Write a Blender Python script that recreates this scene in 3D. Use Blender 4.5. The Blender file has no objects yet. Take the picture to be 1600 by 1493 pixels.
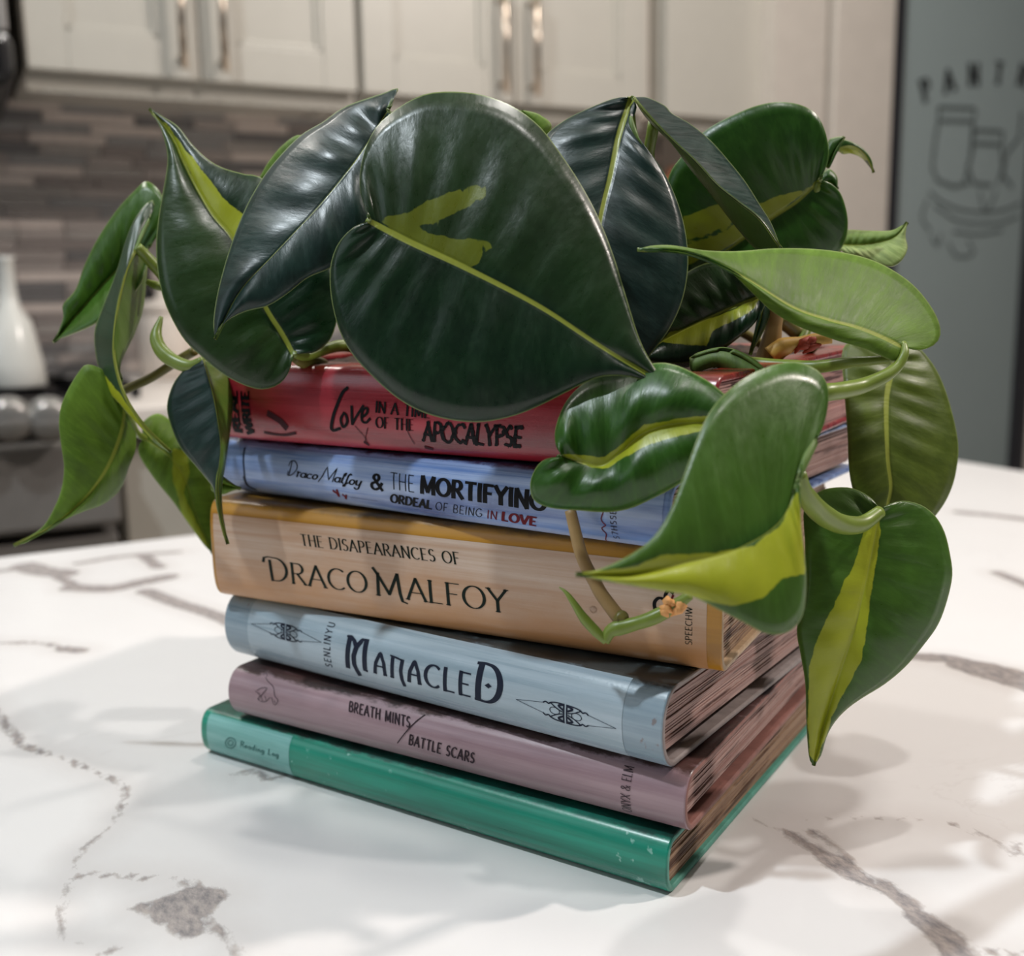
import bpy, bmesh, math, random
import numpy as np
from mathutils import Vector, Matrix
random.seed(7); RNG = np.random.RandomState(5)
SC = bpy.context.scene; COL = SC.collection
PI = math.pi

# ------------------------------------------------------------------ camera
F, PITCH, ROLL, H = 1661.3, .17492, -.01695, .2
fw = np.array([0, math.cos(PITCH), -math.sin(PITCH)]); r0 = np.array([1., 0, 0]); u0 = np.cross(r0, fw)
rt = math.cos(ROLL)*r0 + math.sin(ROLL)*u0; up = -math.sin(ROLL)*r0 + math.cos(ROLL)*u0
EYE = np.array([0, 0, H])
cd = bpy.data.cameras.new('camera'); cam = bpy.data.objects.new('camera', cd); COL.objects.link(cam); SC.camera = cam
cam.matrix_world = Matrix(((rt[0], up[0], -fw[0], EYE[0]), (rt[1], up[1], -fw[1], EYE[1]), (rt[2], up[2], -fw[2], EYE[2]), (0, 0, 0, 1)))
cd.sensor_fit = 'HORIZONTAL'; cd.sensor_width = 36; cd.lens = F/1600*36
cd.clip_start = .02; cd.dof.use_dof = True; cd.dof.focus_distance = .375; cd.dof.aperture_fstop = 8.0

def at(px, py, d):                       # a point seen at a pixel, d metres in front of the camera
    return EYE + d*(fw + rt*(px-800)/F - up*(py-746.5)/F)
def on_z(px, py, z):
    v = fw + rt*(px-800)/F - up*(py-746.5)/F
    return EYE + v*(z-H)/v[2]
def project(P):
    d = np.asarray(P) - EYE; z = d@fw
    return np.stack([800+F*(d@rt)/z, 746.5-F*(d@up)/z], -1)

# ------------------------------------------------------------------ world, lights, exposure
RO = math.radians(27.5)                   # how the kitchen is turned against the view
RU = np.array([math.cos(RO), math.sin(RO), 0]); RN = np.array([-math.sin(RO), math.cos(RO), 0]); UZ = np.array([0, 0, 1.])
w = bpy.data.worlds.new('room_light'); SC.world = w; w.use_nodes = True
w.node_tree.nodes['Background'].inputs[0].default_value = (.93, .95, 1, 1); w.node_tree.nodes['Background'].inputs[1].default_value = .09
def area(name, loc, target, size, power, color, spread=PI, size_y=None):
    l = bpy.data.lights.new(name, 'AREA'); l.shape = 'DISK' if size_y is None else 'RECTANGLE'; l.size = size
    if size_y: l.size_y = size_y
    l.energy = power; l.color = color; l.spread = spread
    o = bpy.data.objects.new(name, l); COL.objects.link(o); o.location = loc
    o.rotation_euler = (Vector(target)-Vector(loc)).to_track_quat('-Z', 'Y').to_euler(); return o
STK = np.array([.02, .41, 0])
area('ceiling_lamp', STK+[.27, -.13, 1.75], STK, .06, 7, (1, .96, .92))
area('ceiling_lamp', STK+[-.80, -.25, 1.75], STK, .07, 19, (.85, .94, 1))
area('ceiling_lamp', STK+[1.35, .2, 1.45], STK, .08, 23, (1, .89, .82))
area('ceiling_lamp', STK+[-1.1, .85, 1.75], STK+[-1.1, .9, 0], .15, 11, (1, .96, .9))
area('ceiling_lamp', STK+[.3, .95, 1.75], STK+[.35, 1.2, 0], .15, 11, (1, .95, .9))
area('window_light', (-1.75, -.15, .95), (0, .42, .12), 1.0, 4.0, (.80, .90, 1), size_y=.8)
SC.view_settings.view_transform = 'Standard'; SC.view_settings.look = 'None'; SC.view_settings.gamma = 1
SC.view_settings.use_curve_mapping = False; SC.view_settings.exposure = 0

# ------------------------------------------------------------------ materials
def lin(c):
    c = [x/255 for x in c]; return tuple([(x/12.92 if x <= .04045 else ((x+.055)/1.055)**2.4) for x in c]+[1.])
class NT:
    def __init__(s, name):
        s.m = bpy.data.materials.new(name); s.m.use_nodes = True; s.t = s.m.node_tree; s.N = s.t.nodes; s.L = s.t.links
        s.b = s.N['Principled BSDF']; s.out = s.N['Material Output']
    def new(s, ty, **k):
        n = s.N.new(ty)
        for a, v in k.items():
            if a.startswith('i_'): s.put(n, a[2:], v)
            else: setattr(n, a, v)
        return n
    def put(s, n, key, v):
        if key.isdigit(): key = int(key)
        inp = n.inputs[key]
        if hasattr(v, 'is_output') or isinstance(v, bpy.types.NodeSocket): s.L.new(v, inp)
        else: inp.default_value = v
    def math(s, op, a, b=0., c=None, clamp=False):
        n = s.N.new('ShaderNodeMath'); n.operation = op; n.use_clamp = clamp
        s.put(n, '0', a); s.put(n, '1', b)
        if c is not None: s.put(n, '2', c)
        return n.outputs[0]
    def mix(s, f, a, b, blend='MIX'):
        n = s.N.new('ShaderNodeMix'); n.data_type = 'RGBA'; n.blend_type = blend
        s.put(n, '0', f); s.put(n, '6', a); s.put(n, '7', b); return n.outputs[2]
    def ramp(s, f, pts):
        n = s.N.new('ShaderNodeValToRGB'); e = n.color_ramp.elements
        while len(e) < len(pts): e.new(.5)
        for i, (p, c) in enumerate(pts): e[i].position = p; e[i].color = c if len(c) == 4 else (*c, 1)
        s.L.new(f, n.inputs[0]); return n.outputs[0]
    def rng(s, v, a, b, c=0., d=1.):
        n = s.N.new('ShaderNodeMapRange'); s.put(n, '0', v); s.put(n, '1', a); s.put(n, '2', b); s.put(n, '3', c); s.put(n, '4', d); return n.outputs[0]
    def attr(s, name):
        n = s.N.new('ShaderNodeAttribute'); n.attribute_name = name; return n.outputs['Fac']
    def obj(s, scale=(1, 1, 1), rot=(0, 0, 0), kind='Object'):
        c = s.N.new('ShaderNodeTexCoord'); m = s.N.new('ShaderNodeMapping'); m.inputs['Scale'].default_value = scale; m.inputs['Rotation'].default_value = rot
        s.L.new(c.outputs[kind], m.inputs[0]); return m.outputs[0]
    def noise(s, vec, scale, detail=4, rough=.55, dist=0.):
        n = s.N.new('ShaderNodeTexNoise'); s.L.new(vec, n.inputs['Vector']); n.inputs['Scale'].default_value = scale
        n.inputs['Detail'].default_value = detail; n.inputs['Roughness'].default_value = rough; n.inputs['Distortion'].default_value = dist; return n.outputs['Fac']
    def bump(s, h, strength=.3, dist=.001):
        n = s.N.new('ShaderNodeBump'); s.L.new(h, n.inputs['Height']); n.inputs['Strength'].default_value = strength; n.inputs['Distance'].default_value = dist
        s.L.new(n.outputs[0], s.b.inputs['Normal']); return n
    def set(s, **k):
        for a, v in k.items(): s.put(s.b, a.replace('_', ' '), v)
        return s
def plain(name, c, rough=.5, metal=0., vary=.04, scale=30, spec=.5):
    n = NT(name); c = lin(c); f = n.noise(n.obj(), scale, 3)
    a = tuple([x*(1-vary*2) for x in c[:3]]+[1]); b = tuple([min(1, x*(1+vary*2)) for x in c[:3]]+[1])
    n.set(Base_Color=n.mix(f, a, b), Roughness=rough, Metallic=metal); n.b.inputs['Specular IOR Level'].default_value = spec; return n.m

def painted(name, base, light, dark, rough=.32, streak=1., specks=None, top=None, T=.02, low=None):
    """brush-painted book cover, streaks running along the spine"""
    n = NT(name); o = n.obj((6, 220, 220)); a = n.noise(o, 1.0, 5, .6); o2 = n.obj((14, 60, 60)); b = n.noise(o2, 1.0, 3, .5)
    c = n.mix(n.rng(a, .35, .62), lin(base), lin(light)); c = n.mix(n.math('MULTIPLY', n.rng(b, .5, .72), .75*streak), c, lin(dark))
    blot = n.noise(n.obj((1, 1, 1)), 260, 2, .5); wear = n.noise(n.obj((1, 1, 1)), 40, 4, .6)
    m = n.math('MULTIPLY', n.rng(blot, .66, .70), n.rng(wear, .5, .6))
    if specks: c = n.mix(n.math('MULTIPLY', m, .75), c, lin(specks))
    if low:
        sq = n.new('ShaderNodeSeparateXYZ'); n.L.new(n.obj(), sq.inputs[0]); g_ = n.math('ADD', sq.outputs[2], n.math('MULTIPLY', n.math('SUBTRACT', n.noise(n.obj((.4, 1, 1)), 60, 4, .6), .5), T*.7))
        c = n.mix(n.rng(g_, T*.62, T*.12, 0, .8), c, lin(low))
    if top:                                # second, mostly darker mottled tone on the upper board and its edge
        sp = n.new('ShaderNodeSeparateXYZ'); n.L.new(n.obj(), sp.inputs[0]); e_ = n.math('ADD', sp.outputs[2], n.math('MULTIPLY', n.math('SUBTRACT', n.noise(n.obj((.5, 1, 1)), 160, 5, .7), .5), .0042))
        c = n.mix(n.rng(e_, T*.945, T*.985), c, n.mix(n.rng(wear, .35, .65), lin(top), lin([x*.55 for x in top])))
    n.set(Base_Color=c, Roughness=n.rng(a, .3, .7, rough-.06, rough+.16)); n.b.inputs['Coat Weight'].default_value = .35; n.b.inputs['Coat Roughness'].default_value = .22
    n.bump(n.math('ADD', n.math('MULTIPLY', a, .6), n.math('MULTIPLY', n.noise(n.obj(), 900, 2), .35)), .35, .0004)
    return n.m

def pages_mat(name, a, b, dark):
    n = NT(name); f = n.noise(n.obj((20, 8, 900)), 1.0, 3, .6); g = n.noise(n.obj((30, 20, 420)), 1.0, 4, .6); h = n.noise(n.obj(), 60, 3)
    c = n.mix(n.rng(f, .35, .65), lin(a), lin(b)); c = n.mix(n.rng(g, .53, .62, 0, .85), c, lin(dark)); c = n.mix(n.rng(h, .55, .8, 0, .5), c, lin(dark))
    n.set(Base_Color=c, Roughness=.6); n.bump(g, .6, .0006); return n.m

# ------------------------------------------------------------------ mesh helpers
def mesh_obj(name, verts, faces, mats, parent=None, smooth=False, mi=None, attrs=None):
    me = bpy.data.meshes.new(name); me.from_pydata([tuple(map(float, v)) for v in verts], [], faces)
    for m in (mats if isinstance(mats, (list, tuple)) else [mats]): me.materials.append(m)
    if mi is not None: me.polygons.foreach_set('material_index', mi)
    if smooth: me.polygons.foreach_set('use_smooth', [True]*len(me.polygons))
    for k, v in (attrs or {}).items():
        a = me.attributes.new(k, 'FLOAT', 'POINT'); a.data.foreach_set('value', np.asarray(v, dtype=np.float32).ravel())
    me.update(); o = bpy.data.objects.new(name, me); COL.objects.link(o)
    if parent: o.parent = parent
    return o
class MB:
    def __init__(s): s.v = []; s.f = []; s.m = []
    def box(s, a, b, mi=0):
        (x0, y0, z0), (x1, y1, z1) = a, b; k = len(s.v)
        s.v += [(x0,y0,z0),(x1,y0,z0),(x1,y1,z0),(x0,y1,z0),(x0,y0,z1),(x1,y0,z1),(x1,y1,z1),(x0,y1,z1)]
        s.f += [tuple(k+i for i in q) for q in ((0,3,2,1),(4,5,6,7),(0,1,5,4),(1,2,6,5),(2,3,7,6),(3,0,4,7))]; s.m += [mi]*6; return s
    def lathe(s, prof, c=(0, 0, 0), n=24, axis='z', mi=0):
        k = len(s.v)
        for r, h in prof:
            for i in range(n):
                t = 2*PI*i/n; p = (r*math.cos(t), r*math.sin(t), h)
                if axis == 'y': p = (p[0], -p[2], p[1])
                if axis == 'x': p = (p[2], p[0], p[1])
                s.v.append((p[0]+c[0], p[1]+c[1], p[2]+c[2]))
        for j in range(len(prof)-1):
            for i in range(n):
                i2 = (i+1) % n; s.f.append((k+j*n+i, k+j*n+i2, k+(j+1)*n+i2, k+(j+1)*n+i)); s.m.append(mi)
        s.f.append(tuple(k+i for i in reversed(range(n)))); s.f.append(tuple(k+(len(prof)-1)*n+i for i in range(n))); s.m += [mi, mi]; return s
    def tube(s, pts, rad, n=10, mi=0):
        P = [Vector(p) for p in pts]; k = len(s.v); R = rad if hasattr(rad, '__len__') else [rad]*len(P); ref = None
        for i, p in enumerate(P):
            t = (P[min(i+1, len(P)-1)]-P[max(i-1, 0)]).normalized()
            if ref is None: ref = t.orthogonal().normalized()
            ref = (ref-t*ref.dot(t)).normalized(); b = t.cross(ref)
            for j in range(n):
                a = 2*PI*j/n; s.v.append(tuple(p+(ref*math.cos(a)+b*math.sin(a))*R[i]))
        for i in range(len(P)-1):
            for j in range(n):
                j2 = (j+1) % n; s.f.append((k+i*n+j, k+i*n+j2, k+(i+1)*n+j2, k+(i+1)*n+j)); s.m.append(mi)
        s.f.append(tuple(k+j for j in reversed(range(n)))); s.f.append(tuple(k+(len(P)-1)*n+j for j in range(n))); s.m += [mi, mi]; return s
    def build(s, name, mats, parent=None, smooth=False, bevel=0):
        o = mesh_obj(name, s.v, s.f, mats, parent, smooth, s.m)
        if bevel:
            b = o.modifiers.new('b', 'BEVEL'); b.width = bevel; b.segments = 2; b.limit_method = 'ANGLE'; b.angle_limit = .7
        return o
def tag(o, label=None, cat=None, group=None, kind=None):
    for k, v in (('label', label), ('category', cat), ('group', group), ('kind', kind)):
        if v: o[k] = v
    return o
def empty(name, loc=(0, 0, 0), rz=0.):
    o = bpy.data.objects.new(name, None); COL.objects.link(o); o.location = loc; o.rotation_euler = (0, 0, rz); o.empty_display_size = .02; return o
def catmull(P, n, closed=False):
    P = np.asarray(P, float)
    if len(P) == 2: t = np.linspace(0, 1, n)[:, None]; return P[0]*(1-t)+P[1]*t
    Q = np.vstack([2*P[0]-P[1], P, 2*P[-1]-P[-2]]); out = []
    for i in range(1, len(Q)-2):
        a, b, c, d = Q[i-1:i+3]
        for t in np.linspace(0, 1, 12, endpoint=False):
            out.append(.5*((2*b)+(-a+c)*t+(2*a-5*b+4*c-d)*t*t+(-a+3*b-3*c+d)*t**3))
    out.append(P[-1]); out = np.array(out); L = np.r_[0, np.cumsum(np.linalg.norm(np.diff(out, axis=0)[:, :2 if P.shape[1] < 3 else 3], axis=1))]
    s = np.linspace(0, L[-1], n); return np.stack([np.interp(s, L, out[:, k]) for k in range(out.shape[1])], 1)

# ------------------------------------------------------------------ room shell (kitchen axes: a along the back wall, c away from us)
def ac(px, py, c):                         # where a pixel's ray meets the plane c = const -> (a, z)
    v = fw + rt*(px-800)/F - up*(py-746.5)/F; t = c/(v@RN); P = EYE+v*t; return P@RU, P[2]
ROOM = (0, 0, RO)
WALLC = 2.03
M_wall = plain('warm_white_paint', (198, 190, 180), .6); M_cab = plain('white_cabinet_paint', (184, 180, 170), .36, vary=.02)
M_gap = plain('shadow_gap', (120, 112, 102), .8)
M_nickel = plain('brushed_nickel', (190, 176, 160), .28, 1.); M_steel = plain('stainless_steel', (136, 133, 130), .42, .35); M_knob = plain('polished_knob', (150, 148, 145), .22, .6); M_black = plain('black_enamel', (14, 14, 16), .25)
M_floor = plain('floor_wood', (140, 120, 98), .5)
fl = MB().box((-4, -2.5, -.95), (4.5, 3.2, -.92)).build('floor', M_floor); fl.rotation_euler = ROOM; tag(fl, kind='structure')
ce = MB().box((-4, -2.5, 1.8), (4.5, 3.2, 1.84)).build('ceiling', plain('ceiling_white', (235, 232, 226), .8)); ce.rotation_euler = ROOM; tag(ce, kind='structure')
wb = MB().box((-4, WALLC+.012, -.92), (4.5, WALLC+.1, 1.8)).build('wall_back', plain('grout', (204, 196, 188), .8)); wb.rotation_euler = ROOM; tag(wb, kind='structure')

# upper cabinets
CF, ZB = 1.72, .518
def zat(px, py, c): return ac(px, py, c)[1]
def shaker(a0, a1, z0, z1, c, parent, hx=None, n='door'):
    d = MB(); s = .055; t = .02
    d.box((a0, c-t, z0), (a0+s, c, z1)); d.box((a1-s, c-t, z0), (a1, c, z1)); d.box((a0+s, c-t, z0), (a1-s, c, z0+s)); d.box((a0+s, c-t, z1-s), (a1-s, c, z1))
    d.box((a0+s, c-t+.011, z0+s), (a1-s, c, z1-s))
    for q in ((a0+s, a0+s+.009, z0+s, z1-s), (a1-s-.009, a1-s, z0+s, z1-s), (a0+s, a1-s, z0+s, z0+s+.009)): d.box((q[0], c-t+.004, q[2]), (q[1], c-.002, q[3]))
    o = d.build(n, M_cab, parent, bevel=.0015)
    if hx is not None:
        h = MB(); zb, zt = z0+.022, z0+.17
        h.tube([(hx, c-t-.028, zb-.012), (hx, c-t-.028, zt+.012)], .006, 12); h.tube([(hx, c-t+.001, zb+.006), (hx, c-t-.028, zb+.006)], .0045, 8); h.tube([(hx, c-t+.001, zt-.006), (hx, c-t-.028, zt-.006)], .0045, 8)
        h.build('handle', M_nickel, o, smooth=True)
    return o
def upper(p0, pm, p1, label, double=True, hz=1.25):
    a0, a1 = ac(p0, 60, CF)[0], ac(p1, 60, CF)[0]; root = empty('wall_cabinet', (0, 0, 0), RO); tag(root, label, 'cabinet')
    MB().box((a0+.002, CF, ZB+.004), (a1-.002, WALLC+.012, ZB+hz)).build('carcass', M_cab, root, bevel=.002)
    MB().box((a0+.002, CF+.004, ZB-.026), (a1-.002, CF+.022, ZB+.004)).build('light_rail', M_cab, root)
    if double:
        am = ac(pm, 60, CF)[0]; o = .022
        shaker(a0+.004, am-.002, ZB, ZB+hz-.02, CF, root, am-.03); shaker(am+.002, a1-.004, ZB, ZB+hz-.02, CF, root, am+.03)
    else: MB().box((a0+.004, CF-.018, ZB), (a1-.004, CF, ZB+hz-.02)).build('door', M_cab, root, bevel=.002)
    return a0, a1
ua0, _ = upper(32, 307, 553, 'white double-door wall cabinet at far left above the range side')
upper(556, 795, 1003, 'white double-door wall cabinet above the middle of the plant')
cabR = upper(1030, 0, 1208, 'plain white wall cabinet panel right of the handled cabinets', double=False)
# filler strip between cabinets
a0, a1 = ac(1004, 60, CF)[0], ac(1029, 60, CF)[0]
tag(MB().box((a0, CF+.03, ZB), (a1, WALLC+.01, ZB+1.24)).build('trim_1', M_wall), kind='structure').rotation_euler = ROOM

# backsplash tiles, one by one, on the wall
tile_m = [plain('tile_%s' % n, c, .3, vary=.08, scale=60) for n, c in (('taupe', (186, 177, 172)), ('grey', (168, 166, 165)), ('dark', (132, 130, 130)), ('pale', (228, 216, 208)), ('brown', (160, 151, 147)), ('mid', (180, 174, 169)))]
tm = {}
def tile_mesh(L, k):
    key = (L, k)
    if key not in tm:
        o = MB().box((0, 0, 0), (L-.0022, .011, .0156)).build('tile', tile_m[k]); tm[key] = o.data; bpy.data.objects.remove(o)
    return tm[key]
ZC = .065
aL, aR = ac(-60, 300, WALLC)[0], ac(1210, 300, WALLC)[0]; rows = 26; cnt = 0; RB = MB(); aS = ac(520, 300, WALLC)[0]
for r in range(rows):
    a = aL-.6 - random.random()*.06
    while a < aR:
        L = random.choice((.075, .1, .125, .15)); k = random.choices(range(6), (4, 4, 3, 2, 3, 4))[0]; pr = random.uniform(-.001, .001)
        if aL-.1 < a < aS and cnt < 298:
            o = bpy.data.objects.new('tile', tile_mesh(L, k)); COL.objects.link(o); o.parent = wb; o.location = (a, WALLC+.001+pr, ZC+.003+r*.0178); cnt += 1
        else: RB.box((a, WALLC+.001+pr, ZC+.003+r*.0178), (a+L-.0022, WALLC+.012+pr, ZC+.0186+r*.0178), k)
        a += L
tag(RB.build('tile', tile_m, wb), kind='stuff')

# back counter, base cabinets, range
M_top = plain('white_worktop', (222, 214, 206), .3)
aR0 = ac(188, 800, 1.38)[0]             # right side of the range
aE = min(ac(1225, 560, 1.375)[0], ac(1211, 60, 1.66)[0]-.006)
wt = MB().box((aR0+.004, 1.375, ZC-.035), (aE, WALLC+.002, ZC)).build('worktop', M_top, bevel=.003); wt.rotation_euler = ROOM
tag(wt, 'white worktop along the tiled back wall right of the range', 'worktop')
for i, (q0, q1, lb) in enumerate(((0, .46, 'white base cabinet with drawer directly right of the range'), (.464, .95, 'white base cabinet behind the stack, second from the range'), (.954, aE-aR0-.004, 'white base cabinet nearest the pantry door'))):
    r_ = empty('base_cabinet', (0, 0, 0), RO); tag(r_, lb, 'cabinet'); x0, x1 = aR0+.006+q0, aR0+q1
    MB().box((x0, 1.42, -.82), (x1, WALLC, ZC-.036)).build('carcass', M_cab, r_)
    MB().box((x0+.004, 1.40, ZC-.19), (x1-.004, 1.42, ZC-.05)).build('drawer', M_cab, r_, bevel=.002)
    MB().box((x0+.004, 1.40, -.80), (x1-.004, 1.42, ZC-.20)).build('door', M_cab, r_, bevel=.002)
rg = empty('range', (0, 0, 0), RO); tag(rg, 'stainless steel range with round knobs at the left edge', 'stove')
x1, x0 = aR0-.004, aR0-.76; z = ZC-.01
MB().box((x0, 1.40, -.9), (x1, WALLC-.01, z-.02)).build('body', M_steel, rg, bevel=.003)
MB().box((x0, 1.36, z-.02), (x1, WALLC-.012, z)).build('cooktop', M_black, rg, bevel=.003)
MB().box((x0, 1.335, z-.125), (x1, 1.40, z-.022)).build('control_panel', M_steel, rg, bevel=.006)
MB().box((x0+.01, 1.35, -.75), (x1-.004, 1.40, z-.14)).build('oven_door', M_steel, rg, bevel=.003)
MB().box((x0+.05, 1.344, -.6), (x1-.012, 1.352, z-.215)).build('oven_window', M_black, rg)
MB().tube([(x0+.05, 1.315, z-.165), (x1-.03, 1.315, z-.165)], .011, 12).build('oven_handle', M_steel, rg, smooth=True)
for p in (-60, 14, 77):
    ka, kz = ac(p, 655, 1.33)
    MB().lathe([(.027, 0), (.027, .006), (.024, .008), (.023, .03), (.019, .034)], (ka, 1.335, kz), 24, 'y').build('knob', M_knob, rg, smooth=True)
for i, p in enumerate((-40, 60)):
    ka, _ = ac(p, 580, 1.62); g = MB()
    for q in (-.09, 0, .09): g.box((ka-.12, 1.62+q-.005, z+.018), (ka+.12, 1.62+q+.005, z+.028)); g.box((ka+q-.005, 1.5, z+.016), (ka+q+.005, 1.74, z+.026))
    for q in ((-.11, -.11), (.11, -.11), (-.11, .11), (.11, .11)): g.box((ka+q[0]-.006, 1.62+q[1]-.006, z), (ka+q[0]+.006, 1.62+q[1]+.006, z+.02))
    g.build('grate', M_black, rg)
# things on the counter and range
ca, _ = ac(22, 560, 1.56)
bt = MB().lathe([(.036, 0), (.038, .004), (.036, .03), (.026, .085), (.014, .105), (.011, .125), (.0105, .165), (.014, .17)], (0, 0, 0), 28).build('bottle', plain('milk_glass', (206, 206, 200), .2), None, True)
bt.location = tuple(RU*ca+RN*1.56+UZ*(ZC+.019)); tag(bt, 'white long-necked ceramic bottle standing on the range at left edge', 'bottle')
def on_room(name, px, c, mb_fn, label, cat, mats, z0=ZC):
    a, _ = ac(px, 560, c); o = mb_fn().build(name, mats, None, True); o.location = tuple(RU*a+RN*c+UZ*z0); o.rotation_euler = ROOM; return tag(o, label, cat)
on_room('canister', 268, 1.85, lambda: MB().lathe([(.045, 0), (.05, .004), (.05, .1), (.046, .108), (.05, .11), (.05, .125), (.02, .13), (.016, .145), (.01, .15)]), 'white lidded canister on the back worktop behind the left leaves', 'canister', plain('canister_white', (216, 204, 192), .35))
on_room('bottle', 240, 1.93, lambda: MB().lathe([(.016, 0), (.017, .004), (.017, .12), (.007, .15), (.007, .19), (.009, .192), (.009, .2)]), 'slim dark glass bottle on the worktop beside the white canister', 'bottle', plain('dark_glass', (30, 28, 26), .15))
on_room('canister', 1052, 1.8, lambda: MB().lathe([(.055, 0), (.06, .006), (.06, .33), (.055, .345), (.02, .35), (.015, .37), (.005, .372)]), 'tall copper canister on the worktop seen between the right leaves', 'canister', plain('copper', (196, 128, 92), .4, .3))
# hood at top left
ha, hz = ac(26, 100, 1.62)
hd = empty('range_hood', (0, 0, 0), RO); tag(hd, 'black range hood cut off by the top left corner', 'hood')
MB().box((ha-.6, 1.64, zat(26, 128, 1.62)), (ha, WALLC, zat(26, 42, 1.62))).build('canopy', M_black, hd, bevel=.015)
MB().box((ha-.6, 1.655, zat(26, 42, 1.62)+.001), (ha-.004, WALLC, 1.6)).build('chimney', M_steel, hd, bevel=.004)

# right side: wall piece, casing, pantry door
CW = 1.66
a0, a1 = ac(1211, 60, CW)[0], ac(1292, 60, CW)[0]
tag(MB().box((a0, CW, -.92), (a1, CW+.4, 1.8)).build('wall_right', M_wall), kind='structure').rotation_euler = ROOM
a2 = ac(1300, 60, CW)[0]; a3 = ac(1392, 60, CW)[0]
tag(MB().box((a1, CW+.025, -.92), (a2+.02, CW+.4, 1.8)).build('trim_2', M_wall), kind='structure').rotation_euler = ROOM
tag(MB().box((a2, CW-.012, -.92), (a3, CW+.1, 1.8)).build('trim_3', M_wall, bevel=.003), kind='structure').rotation_euler = ROOM
dr = empty('door_1', (0, 0, 0), RO); dr['kind'] = 'structure'; CD = CW+.02
d0, d1 = a3+.001, ac(1594, 400, CD)[0]+.0
M_dark = plain('dark_bronze_frame', (44, 44, 48), .4)
nt = NT('frosted_glass'); nt.set(Base_Color=nt.mix(nt.noise(nt.obj(), 3, 2), lin((138, 150, 150)), lin((146, 158, 158))), Roughness=.75); nt.b.inputs['Specular IOR Level'].default_value = .15
fwid = ac(1409, 60, CD)[0]-d0
f_ = MB().box((d0, CD-.01, -.92), (d0+fwid, CD+.03, 1.2)).box((d1, CD-.01, -.92), (d1+.05, CD+.03, 1.2)).box((d0+fwid, CD-.01, 1.1), (d1, CD+.03, 1.2)).box((d0+fwid, CD-.01, -.92), (d1, CD+.03, -.8)).build('door_frame', M_dark, dr)
pane = MB().box((d0+fwid, CD, -.8), (d1, CD+.012, 1.1)).build('pane', nt.m, dr)
tag(MB().box((d1+.05, CD-.02, -.92), (d1+2.2, CD+.1, 1.8)).build('wall_far', M_wall), kind='structure').rotation_euler = ROOM

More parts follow.
